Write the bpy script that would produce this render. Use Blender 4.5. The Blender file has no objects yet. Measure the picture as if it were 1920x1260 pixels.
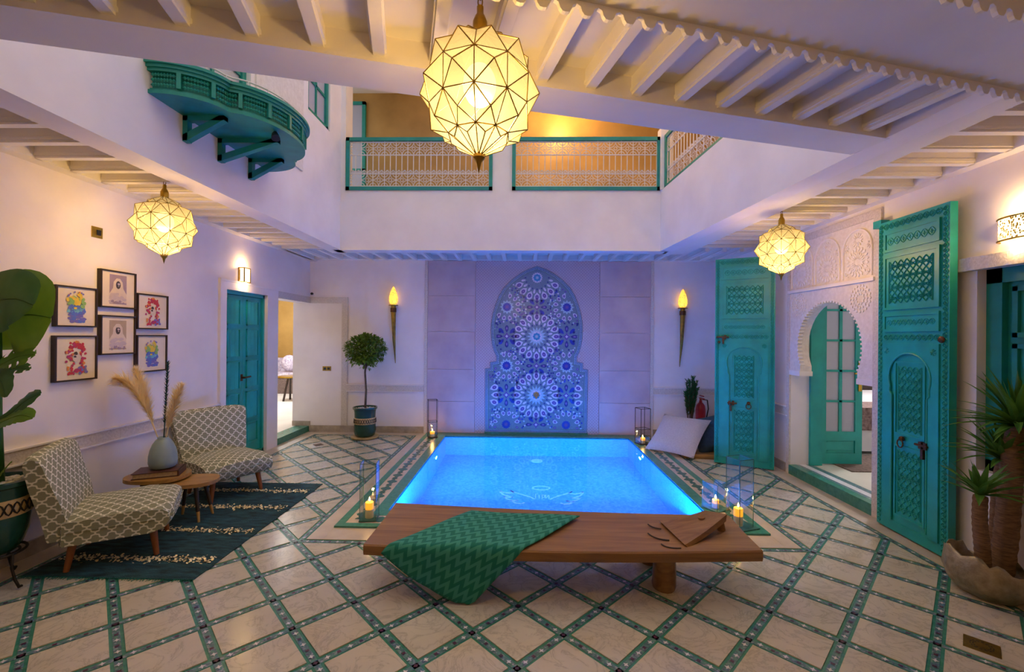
import bpy, math, random
from mathutils import Vector, Matrix
random.seed(7)
SC = bpy.context.scene
COL = SC.collection
# ------------------------------------------------------------------ camera
F_PX, CX, CY, CAM_H = 823.0, 960.0, 630.0, 1.5
YAW, PITCH, ROLL = math.radians(-1.3), math.radians(0.05), math.radians(0.48)
_f = Vector((math.sin(YAW)*math.cos(PITCH), math.cos(YAW)*math.cos(PITCH), math.sin(PITCH)))
_r = Vector((math.cos(YAW), -math.sin(YAW), 0)); _u = _r.cross(_f)
CR = _r*math.cos(ROLL)+_u*math.sin(ROLL); CU = _u*math.cos(ROLL)-_r*math.sin(ROLL)
CAM = Vector((0, 0, CAM_H))
cd = bpy.data.cameras.new('camera'); cd.sensor_fit = 'HORIZONTAL'; cd.sensor_width = 36.0
cd.lens = F_PX*36/1920; cd.clip_start = 0.05; cd.clip_end = 100
cam = bpy.data.objects.new('camera', cd); COL.objects.link(cam); SC.camera = cam
cam.matrix_world = Matrix((( CR.x, CU.x, -_f.x, 0), (CR.y, CU.y, -_f.y, 0), (CR.z, CU.z, -_f.z, CAM_H), (0, 0, 0, 1)))
def pray(u, v): return _f + CR*((u-CX)/F_PX) - CU*((v-CY)/F_PX)
def PZ(u, v, z=0.0):
    d = pray(u, v); return CAM + d*((z-CAM_H)/d.z)
def PY(u, v, y):
    d = pray(u, v); return CAM + d*(y/d.y)
def PX(u, v, x):
    d = pray(u, v); return CAM + d*(x/d.x)
# ------------------------------------------------------------------ world, exposure
w = bpy.data.worlds.new('world'); SC.world = w; w.use_nodes = True
bg = w.node_tree.nodes['Background']; bg.inputs[0].default_value = (0.73, 0.71, 0.73, 1); bg.inputs[1].default_value = 0.85
SC.view_settings.view_transform = 'Standard'; SC.view_settings.look = 'None'
SC.view_settings.exposure = 0.84; SC.view_settings.gamma = 1.0; SC.view_settings.use_curve_mapping = False
def lamp(name, typ, loc, power, color, size=0.1, rot=None, parent=None, spot=None):
    l = bpy.data.lights.new(name, typ); l.energy = power; l.color = color
    if typ == 'AREA':
        l.shape = 'DISK'; l.size = size
    else: l.shadow_soft_size = size
    if spot: l.spot_size = spot; l.spot_blend = 0.6
    o = bpy.data.objects.new(name, l); COL.objects.link(o); o.location = loc
    if rot: o.rotation_euler = rot
    if parent: o.parent = parent
    return o
WARM = (1.0, 0.62, 0.22)
# ------------------------------------------------------------------ materials
class NT:
    def __init__(s, name):
        s.m = bpy.data.materials.new(name); s.m.use_nodes = True; s.t = s.m.node_tree; s.b = s.t.nodes['Principled BSDF']; s._c = {}
    def n(s, typ, **kw):
        nd = s.t.nodes.new(typ)
        for k, v in kw.items(): setattr(nd, k, v)
        return nd
    def link(s, a, b): s.t.links.new(a, b)
    def setin(s, sock, v):
        if hasattr(v, 'is_output'): s.link(v, sock)
        else:
            if isinstance(v, tuple) and len(v) == 3 and sock.type == 'RGBA': v = v+(1,)
            sock.default_value = v
    def co(s, kind='Object'):
        if kind not in s._c:
            if kind == 'Pos': s._c[kind] = s.n('ShaderNodeNewGeometry').outputs['Position']
            else: s._c[kind] = s.n('ShaderNodeTexCoord').outputs[kind]
        return s._c[kind]
    def rnd(s): return s.n('ShaderNodeObjectInfo').outputs['Random']
    def math(s, op, a, b=0.0, c=None):
        nd = s.n('ShaderNodeMath', operation=op); s.setin(nd.inputs[0], a); s.setin(nd.inputs[1], b)
        if c is not None: s.setin(nd.inputs[2], c)
        return nd.outputs[0]
    def mix(s, f, a, b):
        nd = s.n('ShaderNodeMix', data_type='RGBA'); s.setin(nd.inputs[0], f); s.setin(nd.inputs[6], a); s.setin(nd.inputs[7], b); return nd.outputs[2]
    def noise(s, vec, scale=5.0, detail=4.0, rough=0.55, dist=0.0):
        nd = s.n('ShaderNodeTexNoise'); s.link(vec, nd.inputs['Vector']); nd.inputs['Scale'].default_value = scale; nd.inputs['Detail'].default_value = detail
        nd.inputs['Roughness'].default_value = rough; nd.inputs['Distortion'].default_value = dist; return nd.outputs['Fac']
    def voro(s, vec, scale, feature='F1', out='Distance'):
        nd = s.n('ShaderNodeTexVoronoi', feature=feature); s.link(vec, nd.inputs['Vector']); nd.inputs['Scale'].default_value = scale; return nd.outputs[out]
    def ramp(s, f, stops):
        nd = s.n('ShaderNodeValToRGB'); s.link(f, nd.inputs[0]); e = nd.color_ramp.elements
        while len(e) < len(stops): e.new(0.5)
        for i, (p, c) in enumerate(stops):
            e[i].position = p; e[i].color = (c if isinstance(c, tuple) else (c, c, c))[:3]+(1,)
        return nd.outputs[0]
    def sep(s, vec):
        nd = s.n('ShaderNodeSeparateXYZ'); s.link(vec, nd.inputs[0]); return nd.outputs
    def scale(s, vec, sc, rot=(0, 0, 0)):
        nd = s.n('ShaderNodeMapping'); s.link(vec, nd.inputs[0]); nd.inputs['Scale'].default_value = sc; nd.inputs['Rotation'].default_value = rot; return nd.outputs[0]
    def bump(s, h, strength=0.3, dist=0.01):
        nd = s.n('ShaderNodeBump'); s.setin(nd.inputs['Height'], h); nd.inputs['Strength'].default_value = strength; nd.inputs['Distance'].default_value = dist
        s.link(nd.outputs[0], s.b.inputs['Normal'])
    def base(s, c, rough=0.5, metal=0.0, spec=None):
        s.setin(s.b.inputs['Base Color'], c); s.setin(s.b.inputs['Roughness'], rough); s.b.inputs['Metallic'].default_value = metal
        if spec is not None: s.b.inputs['Specular IOR Level'].default_value = spec
        return s
def hx(h):  # sRGB hex to linear
    out = []
    for i in (0, 2, 4):
        c = int(h[i:i+2], 16)/255; out.append(c/12.92 if c <= .04045 else ((c+.055)/1.055)**2.4)
    return tuple(out)
def simple(name, c1, c2=None, scale=8.0, rough=0.5, metal=0.0, bump=0.0, bscale=None, co='Object', detail=4.0, stretch=None, spec=None):
    t = NT(name); v = t.co(co)
    if stretch: v = t.scale(v, stretch)
    if c2 is None: c2 = tuple(x*0.85 for x in c1)
    nz = t.noise(v, scale, detail)
    t.base(t.mix(t.ramp(nz, [(0.3, 0.0), (0.7, 1.0)]), c1, c2), rough, metal, spec)
    if bump: t.bump(t.noise(v, bscale or scale*4, 3.0), bump, 0.004)
    return t.m
def emis(name, c, st):
    t = NT(name); t.base(c, 0.4); t.setin(t.b.inputs['Emission Color'], c); t.b.inputs['Emission Strength'].default_value = st; return t.m
M = {}
M['plaster'] = simple('white_plaster', hx('eee6e4'), hx('e4dbd9'), 2.5, 0.75, bump=0.05, bscale=40, co='Pos')
M['ceil'] = simple('white_ceiling_paint', hx('eae3dc'), hx('e0d8d0'), 2.0, 0.7, co='Pos')
M['ochre'] = simple('ochre_tadelakt', hx('bb9350'), hx('9a753a'), 1.6, 0.45, co='Pos', detail=8)
M['stucco'] = simple('carved_stucco', hx('e8dfd8'), hx('d8cdc5'), 30, 0.8, bump=0.5, bscale=90, co='Pos')
M['carveband'] = simple('carved_plaster_band', hx('ddd2c8'), hx('c3b6ab'), 60, 0.8, bump=0.9, bscale=80, co='Pos')
def marble():
    t = NT('floor_marble'); v = t.co('Pos'); r = t.rnd()
    off = t.n('ShaderNodeVectorMath', operation='ADD'); t.link(v, off.inputs[0])
    cb = t.n('ShaderNodeCombineXYZ'); t.link(t.math('MULTIPLY', r, 37.0), cb.inputs[0]); t.link(t.math('MULTIPLY', r, 91.0), cb.inputs[2]); t.link(cb.outputs[0], off.inputs[1])
    vv = off.outputs[0]
    vein = t.noise(vv, 5.0, 9.0, 0.65, 1.6)
    line = t.math('ABSOLUTE', t.math('SUBTRACT', vein, 0.5))
    veins = t.ramp(line, [(0.0, 1.0), (0.02, 0.3), (0.06, 0.0)])
    c = t.mix(t.ramp(t.noise(vv, 2.2, 4), [(0.3, 0.0), (0.75, 1.0)]), hx('d3cbbc'), hx('bfb6a8'))
    c = t.mix(t.math('MULTIPLY', r, 0.35), c, hx('c9b896'))
    c = t.mix(t.math('MULTIPLY', veins, 0.4), c, hx('7f766e'))
    t.base(c, 0.2); t.b.inputs['Specular IOR Level'].default_value = 0.45
    return t.m
M['marble'] = marble()
M['greenglaze'] = simple('green_glazed_tile', hx('4a8f7c'), hx('347968'), 30, 0.25, bump=0.1, co='Pos')
def mosaic():
    t = NT('band_mosaic'); v = t.co('Pos')
    c = t.voro(v, 110, out='Color'); s = t.sep(c)
    t.base(t.ramp(s[0], [(0.0, hx('4a4a78')), (0.3, hx('5c8c8a')), (0.55, hx('4a6676')), (0.75, hx('4a8a76')), (1.0, hx('9a95b4'))]), 0.3); return t.m
M['mosaic'] = mosaic()
M['star'] = simple('white_star_tile', hx('e6e3ea'), hx('cfcbd6'), 50, 0.3)
M['flower'] = simple('maroon_flower_tile', hx('5d2545'), hx('3a2350'), 25, 0.3, co='Pos')
M['beigestrip'] = simple('beige_marble_border', hx('d0bfac'), hx('bba895'), 6, 0.3, co='Pos', detail=8)
M['skirt'] = simple('veined_marble_skirting', hx('b5a797'), hx('8f8378'), 12, 0.4, co='Pos', detail=9)
M['pinkslab'] = simple('pink_marble_slab', hx('c7b1b4'), hx('b39ba2'), 3.0, 0.4, co='Pos', detail=8)
def diaper():
    t = NT('carved_diaper_panel'); s = t.sep(t.co('Pos'))
    a = t.math('MULTIPLY', t.math('ADD', s[0], s[2]), 70.0); b = t.math('MULTIPLY', t.math('SUBTRACT', s[0], s[2]), 70.0)
    p = t.math('MULTIPLY', t.math('SINE', a), t.math('SINE', b))
    q = t.ramp(t.math('ABSOLUTE', p), [(0.05, 1.0), (0.3, 0.0)])
    t.base(t.mix(q, hx('b39ca6'), hx('cbbac0')), 0.5); t.bump(q, 0.5, 0.004); return t.m
M['diaper'] = diaper()
M['teal'] = simple('teal_door_paint', hx('1ba79f'), hx('149389'), 6, 0.42, bump=0.08, bscale=60)
M['teal2'] = simple('dark_teal_paint', hx('178f82'), hx('107a6e'), 6, 0.45, bump=0.08, bscale=60)
M['brass'] = simple('aged_brass', hx('a98a3f'), hx('7d6430'), 20, 0.35, 0.9)
M['gold'] = simple('polished_brass', hx('c6a23c'), hx('a8852c'), 20, 0.3, 0.85)
M['iron'] = simple('dark_iron', hx('3a3430'), hx('2a2522'), 30, 0.55, 0.7)
M['bronze'] = simple('bronze_fitting', hx('6d4a35'), hx('4d3526'), 30, 0.45, 0.8)
M['whiteiron'] = simple('white_painted_iron', hx('dcd6d6'), hx('cfc8c8'), 10, 0.5)
def wood(name, c1, c2, stretch=(1.5, 22, 22), rough=0.5):
    t = NT(name); v = t.scale(t.co('Object'), stretch); n1 = t.noise(v, 1.0, 6, 0.6, 0.6)
    t.base(t.mix(t.ramp(n1, [(0.3, 0.0), (0.7, 1.0)]), c1, c2), rough); t.bump(n1, 0.15, 0.003); return t.m
M['benchwood'] = wood('carved_bench_wood', hx('9f7443'), hx('744d2a'))
M['legwood'] = wood('turned_leg_wood', hx('9a5a2a'), hx('74401c'), (30, 30, 4))
M['darkwood'] = wood('black_stained_wood', hx('3a2a22'), hx('231813'), (30, 30, 4))
M['tablewood'] = wood('honey_tabletop_wood', hx('b98a45'), hx('8c6430'), (3, 25, 25), 0.4)
M['palewood'] = wood('pale_wood_tip', hx('c49a5c'), hx('a97f45'), (30, 30, 4))
M['framewood'] = wood('dark_frame_wood', hx('3b2a22'), hx('281b15'), (12, 12, 12))
M['board'] = wood('pale_pallet_wood', hx('b78b55'), hx('8f6838'), (2, 20, 20))
M['paper'] = simple('cream_paper', hx('e8d9c0'), hx('e0cfb4'), 5, 0.85)
def trellis():
    t = NT('trellis_fabric'); uv = t.sep(t.co('UV')); k = 18.0
    p = t.math('MULTIPLY', t.math('ADD', uv[0], uv[1]), k*0.7071); q = t.math('MULTIPLY', t.math('SUBTRACT', uv[0], uv[1]), k*0.7071)
    def fam(a, b):
        wv = t.math('MULTIPLY', t.math('SINE', t.math('MULTIPLY', b, 4*math.pi)), 0.055)
        fr = t.math('FRACT', t.math('ADD', a, wv)); return t.math('ABSOLUTE', t.math('SUBTRACT', fr, 0.5))
    mn = t.math('MAXIMUM', fam(p, q), fam(q, p))
    ln = t.ramp(mn, [(0.405, 0.0), (0.43, 1.0)])
    nz = t.noise(t.co('Object'), 220, 2)
    c = t.mix(ln, t.mix(nz, hx('7f8068'), hx('949379')), hx('ddd8c4'))
    t.base(c, 0.9); t.bump(nz, 0.25, 0.002); return t.m
M['trellis'] = trellis()
def rugm():
    t = NT('dark_teal_rug_pile'); v = t.co('Object'); n1 = t.noise(t.scale(v, (4, 16, 4)), 2.0, 6); n2 = t.noise(v, 160, 2)
    t.base(t.mix(t.ramp(n1, [(0.35, 0.0), (0.68, 1.0)]), hx('0e2833'), hx('2c5a66')), 0.95); t.bump(n2, 0.9, 0.008); return t.m
M['rug'] = rugm()
M['sequin'] = simple('gold_sequin', hx('fff3cf'), hx('efd391'), 60, 0.3, 0.25)
def zig():
    t = NT('green_zigzag_throw'); s = t.sep(t.co('UV'))
    tri = t.math('MULTIPLY', t.math('PINGPONG', t.math('MULTIPLY', s[0], 10.0), 0.5), 1.3)
    f = t.math('FRACT', t.math('ADD', t.math('MULTIPLY', s[1], 11.0), tri))
    st = t.ramp(f, [(0.40, 0.0), (0.5, 1.0), (0.88, 1.0), (0.97, 0.0)])
    nz = t.noise(t.co('Object'), 260, 2)
    t.base(t.mix(st, hx('0f6e60'), hx('3a8f7e')), 0.95); t.bump(nz, 0.4, 0.003); return t.m
M['throw'] = zig()
M['vase'] = simple('grey_blue_ceramic', hx('93a3a0'), hx('83948f'), 5, 0.3)
M['pampas'] = simple('golden_pampas_plume', hx('efcf88'), hx('d3ab62'), 30, 0.9)
M['tealstem'] = simple('dark_teal_dried_flower', hx('0d4a4c'), hx('0a363a'), 30, 0.8)
M['leather'] = simple('brown_leather', hx('5b332a'), hx('43241e'), 20, 0.45, bump=0.2)
M['pages'] = simple('aged_pages', hx('b99f78'), hx('9c8460'), 80, 0.9)
M['potgreen'] = simple('green_glazed_pot', hx('1d4a3f'), hx('143a31'), 8, 0.22)
M['potband'] = simple('cream_pot_band', hx('c9ad78'), hx('a98c5a'), 20, 0.5)
M['pebble'] = simple('white_pebbles', hx('d9d2c4'), hx('b5ab9a'), 30, 0.7)
M['bark'] = simple('brown_bark', hx('6b5644'), hx('4e3d30'), 40, 0.9, bump=0.5)
M['palmtrunk'] = simple('ringed_palm_trunk', hx('96714c'), hx('5f432c'), 6, 0.85, bump=0.9, bscale=30, stretch=(4, 4, 30))
def leafm(name, a, b, rough=0.4, tl=0.3):
    t = NT(name); c = t.mix(t.noise(t.co('Object'), 9, 3), a, b); t.base(c, rough); out = t.t.nodes['Material Output']
    tr = t.n('ShaderNodeBsdfTranslucent'); t.link(c, tr.inputs[0]); mx = t.n('ShaderNodeMixShader'); mx.inputs[0].default_value = tl
    t.link(t.b.outputs[0], mx.inputs[1]); t.link(tr.outputs[0], mx.inputs[2]); t.link(mx.outputs[0], out.inputs[0]); return t.m
M['pampas'] = leafm('golden_pampas_plume', hx('fff2cc'), hx('f3dca6'), 0.9, 0.5)
M['treeleaf'] = leafm('tree_leaf', hx('78983a'), hx('4a6a20'))
M['banana'] = leafm('banana_leaf', hx('7c9c30'), hx('4f7c22'))
M['banana2'] = leafm('dark_banana_leaf', hx('557a3a'), hx('38602c'))
M['yucca'] = leafm('yucca_leaf', hx('649440'), hx('3b6b26'))
M['shrub'] = leafm('shrub_leaf', hx('3f7a3a'), hx('245526'))
M['terracotta'] = simple('rough_grey_clay', hx('9a8c78'), hx('73665a'), 10, 0.8, bump=1.0, bscale=30)
M['potmetal'] = simple('hammered_champagne_metal', hx('b0a184'), hx('8d7e62'), 25, 0.4, 0.55, bump=0.8, bscale=45)
M['soil'] = simple('dark_soil', hx('3a2a20'), hx('241a14'), 40, 0.95, bump=0.6)
M['red'] = simple('red_enamel', hx('b0121c'), hx('99101a'), 4, 0.3)
M['white'] = simple('white_label', hx('d8d4cc'), hx('c8c4bc'), 12, 0.6)
M['cushion'] = simple('pale_grey_knit', hx('c9c0c0'), hx('bab0b2'), 60, 0.95, bump=0.6, bscale=120)
M['cushion2'] = simple('slate_blue_fabric', hx('41586c'), hx('33485a'), 30, 0.9, bump=0.3)
M['linen'] = simple('white_bed_linen', hx('f0ecec'), hx('e4e0e2'), 5, 0.9)
M['pattern'] = simple('brown_patterned_textile', hx('a48a84'), hx('5e4542'), 28, 0.9)
M['rugbrown'] = simple('brown_patterned_mat', hx('7a665c'), hx('4d3d38'), 40, 0.95)
M['beigefloor'] = simple('pale_marble_floor', hx('e2dccf'), hx('d2cabc'), 3, 0.3, co='Pos')
M['sofafab'] = simple('floral_sofa_fabric', hx('d5c9ce'), hx('8f7f96'), 25, 0.9)
M['pinkshade'] = simple('coral_fabric', hx('d67676'), hx('c05a62'), 10, 0.8)
M['black'] = simple('black_plastic', hx('1c1b1d'), hx('121113'), 20, 0.4)
M['wax'] = simple('cream_wax', hx('ead9b8'), hx('dcc79f'), 6, 0.5)
t = NT('lit_candle_wax'); t.base(hx('f0b050'), 0.5); t.setin(t.b.inputs['Emission Color'], hx('ff9a1c')); t.b.inputs['Emission Strength'].default_value = 0.7; M['waxlit'] = t.m
M['flame'] = emis('candle_flame', (1.0, 0.72, 0.3), 14)
M['bulb'] = emis('warm_bulb', (1.0, 0.84, 0.5), 3.6)
def glassm(name, tint, fac):
    t = NT(name); t.t.nodes.remove(t.b); out = t.t.nodes['Material Output']
    tr = t.n('ShaderNodeBsdfTransparent'); tr.inputs[0].default_value = tint+(1,)
    gl = t.n('ShaderNodeBsdfGlossy'); gl.inputs['Roughness'].default_value = 0.02
    lw = t.n('ShaderNodeLayerWeight'); lw.inputs[0].default_value = 0.5
    f = t.math('MINIMUM', t.math('ADD', t.math('MULTIPLY', t.math('POWER', lw.outputs['Facing'], 4.0), 0.5), fac), 0.6)
    mx = t.n('ShaderNodeMixShader'); t.link(f, mx.inputs[0]); t.link(tr.outputs[0], mx.inputs[1]); t.link(gl.outputs[0], mx.inputs[2]); t.link(mx.outputs[0], out.inputs[0]); return t.m
M['glass'] = glassm('clear_glass', (0.95, 0.97, 0.96), 0.035)
M['glassedge'] = simple('green_glass_edge', hx('4e7a70'), hx('39625a'), 10, 0.1)
def frost():
    t = NT('frosted_door_glass'); v = t.co('Object'); s = t.sep(v)
    t.base(hx('c6c6d6'), 0.35); t.b.inputs['Transmission Weight'].default_value = 0.35; t.bump(t.voro(v, 45), 0.2, 0.002); return t.m
M['frost'] = frost()
def lanternglass():
    t = NT('lit_lantern_glass'); t.t.nodes.remove(t.b); out = t.t.nodes['Material Output']
    tr = t.n('ShaderNodeBsdfTransparent'); tr.inputs[0].default_value = (0.17, 0.135, 0.07, 1)
    tl = t.n('ShaderNodeBsdfTranslucent'); tl.inputs[0].default_value = (0.023, 0.0185, 0.0085, 1)
    e = t.n('ShaderNodeEmission'); e.inputs[0].default_value = (1.0, 0.64, 0.23, 1); e.inputs[1].default_value = 0.27
    a = t.n('ShaderNodeAddShader'); t.link(tl.outputs[0], a.inputs[0]); t.link(e.outputs[0], a.inputs[1])
    b = t.n('ShaderNodeAddShader'); t.link(a.outputs[0], b.inputs[0]); t.link(tr.outputs[0], b.inputs[1]); t.link(b.outputs[0], out.inputs[0]); return t.m
M['lglass'] = lanternglass()
M['torchglass'] = emis('lit_amber_glass', (1.0, 0.55, 0.06), .8)
M['lampglass'] = emis('lit_cream_shade', (1.0, 0.66, 0.3), 2.2)
def water():
    t = NT('pool_water'); t.t.nodes.remove(t.b); out = t.t.nodes['Material Output']
    g = t.n('ShaderNodeBsdfGlass'); g.inputs['IOR'].default_value = 1.333; g.inputs['Roughness'].default_value = 0.0; g.inputs[0].default_value = (0.9, 0.97, 1.0, 1)
    b = t.n('ShaderNodeBump'); b.inputs['Strength'].default_value = 0.06; b.inputs['Distance'].default_value = 0.02
    t.link(t.noise(t.co('Pos'), 5.5, 3, 0.5, 0.4), b.inputs['Height']); t.link(b.outputs[0], g.inputs['Normal']); t.link(g.outputs[0], out.inputs[0]); return t.m
M['water'] = water()
def pooltile():
    t = NT('pale_blue_pool_mosaic'); v = t.co('Pos')
    c = t.sep(t.voro(v, 38, out='Color'))
    t.base(t.mix(t.math('MULTIPLY', c[0], 0.7), hx('8cc8ea'), hx('4f9fd6')), 0.4); return t.m
M['pooltile'] = pooltile()
M['emblem'] = simple('white_emblem_tile', hx('f4f6fa'), hx('e8eef6'), 10, 0.4)
for k, c in dict(zblue='2c3fa8', znavy='26307a', zturq='2f8fc0', zgreen='3f7068', zwhite='d8d6ea', zpurp='6a54a0', zcyan='a9c8dc', zdark='31405e', ztap='b08a60', zfield='71889a').items():
    M[k] = simple('zellige_'+k[1:], hx(c), tuple(x*0.8 for x in hx(c)), 40, 0.22, co='Pos')
for k, c in dict(pyel='e8c545', pgrn='8fb86a', pblu='5d78c8', pvio='7a72b8', pcya='7fc0cc', pred='c83c4a', pmag='b03a6e', pora='e08a4a', pdrk='4a4046', psep='a08a98', psep2='c9b6b4', pbei='dcc9b2', pbrn='b7a084').items():
    M[k] = simple('print_'+k[1:], hx(c), tuple(x*0.9 for x in hx(c)), 30, 0.85)
# ------------------------------------------------------------------ mesh helpers
class MB:
    def __init__(s): s.v = []; s.f = []; s.mi = []; s.m = 0; s.T = None
    def add(s, vs, fs):
        o = len(s.v)
        s.v += [tuple(s.T @ Vector(p)) for p in vs] if s.T else [tuple(p) for p in vs]
        s.f += [tuple(i+o for i in f) for f in fs]; s.mi += [s.m]*len(fs); return s
    def box(s, x0, x1, y0, y1, z0, z1):
        return s.add([(x0, y0, z0), (x1, y0, z0), (x1, y1, z0), (x0, y1, z0), (x0, y0, z1), (x1, y0, z1), (x1, y1, z1), (x0, y1, z1)],
                     [(0, 3, 2, 1), (4, 5, 6, 7), (0, 1, 5, 4), (1, 2, 6, 5), (2, 3, 7, 6), (3, 0, 4, 7)])
    def prism(s, poly, z0, z1, ax='z', top_scale=None):
        n = len(poly)
        def mp(a, b, c): return {'z': (a, b, c), 'y': (a, c, b), 'x': (c, a, b)}[ax]
        v = [mp(a, b, z0) for a, b in poly]+[mp(a, b, z1) for a, b in poly]
        ar = sum(poly[i][0]*poly[(i+1) % n][1]-poly[(i+1) % n][0]*poly[i][1] for i in range(n))
        flip = (ar < 0) ^ (z1 < z0) ^ (ax == 'y')
        fs = [tuple(range(n))[::-1], tuple(range(n, 2*n))]+[(i, (i+1) % n, (i+1) % n+n, i+n) for i in range(n)]
        if flip: fs = [f[::-1] for f in fs]
        return s.add(v, fs)
    def tube(s, pts, r, seg=8, cap=True, closed=False):
        pts = [Vector(p) for p in pts]; n = len(pts); rs = r if isinstance(r, (list, tuple)) else [r]*n
        vs = []; up = None
        for i, p in enumerate(pts):
            a = pts[i-1] if (i > 0 or closed) else p; b = pts[(i+1) % n] if (i < n-1 or closed) else p
            d = (b-a).normalized() if (b-a).length > 1e-9 else Vector((0, 0, 1))
            if up is None: up = Vector((0, 0, 1)) if abs(d.z) < 0.9 else Vector((1, 0, 0))
            x = up.cross(d)
            if x.length < 1e-6: x = Vector((1, 0, 0)).cross(d)
            x.normalize(); y = d.cross(x).normalized(); up = y
            vs += [p+(x*math.cos(2*math.pi*k/seg)+y*math.sin(2*math.pi*k/seg))*rs[i] for k in range(seg)]
        fs = []
        for i in range(n if closed else n-1):
            j = (i+1) % n
            fs += [(i*seg+k, i*seg+(k+1) % seg, j*seg+(k+1) % seg, j*seg+k) for k in range(seg)]
        if cap and not closed: fs += [tuple(range(seg))[::-1], tuple(range((n-1)*seg, n*seg))]
        return s.add(vs, fs)
    def lathe(s, prof, seg=24, c=(0, 0, 0), wob=None):
        vs = []
        for i, (r, z) in enumerate(prof):
            for k in range(seg):
                a = 2*math.pi*k/seg; rr = r*(wob(a, i) if wob else 1); zz = z
                vs.append((c[0]+rr*math.cos(a), c[1]+rr*math.sin(a), c[2]+zz))
        n = len(prof)
        fs = [(i*seg+k, i*seg+(k+1) % seg, (i+1)*seg+(k+1) % seg, (i+1)*seg+k) for i in range(n-1) for k in range(seg)]
        if prof[0][0] > 1e-5: fs.append(tuple(range(seg))[::-1])
        if prof[-1][0] > 1e-5: fs.append(tuple(range((n-1)*seg, n*seg)))
        return s.add(vs, fs)
    def ball(s, c, r, seg=12, rings=8, sc=(1, 1, 1)):
        prof = [(max(1e-6, math.sin(math.pi*i/rings)), -math.cos(math.pi*i/rings)) for i in range(rings+1)]
        vs = []
        for (rr, z) in prof:
            for k in range(seg):
                a = 2*math.pi*k/seg; vs.append((c[0]+r*sc[0]*rr*math.cos(a), c[1]+r*sc[1]*rr*math.sin(a), c[2]+r*sc[2]*z))
        return s.add(vs, [(i*seg+k, i*seg+(k+1) % seg, (i+1)*seg+(k+1) % seg, (i+1)*seg+k) for i in range(rings) for k in range(seg)])
    def blade(s, base, d, L, wd, droop=0.5, seg=6, fold=0.25, prof=None):
        base = Vector(base); d = Vector(d).normalized(); side = d.cross(Vector((0, 0, 1)))
        if side.length < 1e-3: side = Vector((1, 0, 0))
        side.normalize(); p = base.copy(); vs = []; dd = d.copy()
        for i in range(seg+1):
            tt = i/seg; ww = wd*(prof(tt) if prof else (0.55+0.45*min(1, tt*3))*(1-tt**2.2)+0.01)
            nrm = side.cross(dd).normalized()
            vs += [p-side*ww-(-nrm)*fold*ww, p, p+side*ww+nrm*fold*ww]
            p = p+dd*(L/seg); dd = (dd+Vector((0, 0, -droop/seg))).normalized()
        return s.add(vs, [q for i in range(seg) for q in ((i*3, i*3+1, i*3+4, i*3+3), (i*3+1, i*3+2, i*3+5, i*3+4))])
    def poly(s, pts): return s.add(pts, [tuple(range(len(pts)))])
    def build(s, name, mats, parent=None, smooth=False, uvbox=None, kind=None, loc=None):
        me = bpy.data.meshes.new(name); me.from_pydata(s.v, [], s.f); me.validate()
        for m in (mats if isinstance(mats, (list, tuple)) else [mats]): me.materials.append(M[m] if isinstance(m, str) else m)
        if isinstance(mats, (list, tuple)) and len(me.polygons) == len(s.mi): me.polygons.foreach_set('material_index', s.mi)
        if smooth:
            me.polygons.foreach_set('use_smooth', [True]*len(me.polygons))
            if smooth != True: me.set_sharp_from_angle(angle=math.radians(smooth))
        if uvbox:
            ul = me.uv_layers.new(name='UVMap')
            for p in me.polygons:
                n = p.normal; a = (abs(n.x), abs(n.y), abs(n.z)); k = a.index(max(a))
                for li in p.loop_indices:
                    c = me.vertices[me.loops[li].vertex_index].co
                    ul.data[li].uv = ((c.y, c.z), (c.x, c.z), (c.x, c.y))[k]
        o = bpy.data.objects.new(name, me); COL.objects.link(o)
        if parent: o.parent = parent
        if loc: o.location = loc
        if kind: o['kind'] = kind
        return o
def empty(name, loc=(0, 0, 0), rz=0.0):
    o = bpy.data.objects.new(name, None); COL.objects.link(o); o.location = loc; o.rotation_euler = (0, 0, rz); o.empty_display_size = 0.1; return o
def tag(o, label=None, cat=None, group=None, kind=None):
    if label: o['label'] = label
    if cat: o['category'] = cat
    if group: o['group'] = group
    if kind: o['kind'] = kind
    return o
def thing(name, label, cat, loc=(0, 0, 0), rz=0.0, group=None): return tag(empty(name, loc, rz), label, cat, group)
def struct(name, loc=(0, 0, 0), label=None): return tag(empty(name, loc), label, None, None, 'structure')
def copy_tree(o, parent=None):
    c = o.copy(); COL.objects.link(c); c.parent = parent
    for ch in list(o.children):
        copy_tree(ch, c)
    return c
def cutwall(mb, ax, p0, p1, a0, a1, z0, z1, holes):
    As = sorted({a0, a1}|{h[0] for h in holes}|{h[1] for h in holes}); Zs = sorted({z0, z1}|{h[2] for h in holes}|{h[3] for h in holes})
    for i in range(len(As)-1):
        for j in range(len(Zs)-1):
            ca, cz = (As[i]+As[i+1])/2, (Zs[j]+Zs[j+1])/2
            if any(h[0] < ca < h[1] and h[2] < cz < h[3] for h in holes): continue
            if ax == 'x': mb.box(p0, p1, As[i], As[i+1], Zs[j], Zs[j+1])
            else: mb.box(As[i], As[i+1], p0, p1, Zs[j], Zs[j+1])
    return mb
def clip(poly, a, b, c):  # keep a*x+b*y <= c
    out = []
    for i in range(len(poly)):
        p, q = poly[i], poly[(i+1) % len(poly)]; dp = a*p[0]+b*p[1]-c; dq = a*q[0]+b*q[1]-c
        if dp <= 0: out.append(p)
        if (dp < 0 < dq) or (dq < 0 < dp):
            t_ = dp/(dp-dq); out.append((p[0]+(q[0]-p[0])*t_, p[1]+(q[1]-p[1])*t_))
    return out
def area(p): return abs(sum(p[i][0]*p[(i+1) % len(p)][1]-p[(i+1) % len(p)][0]*p[i][1] for i in range(len(p))))/2 if len(p) > 2 else 0
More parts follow.
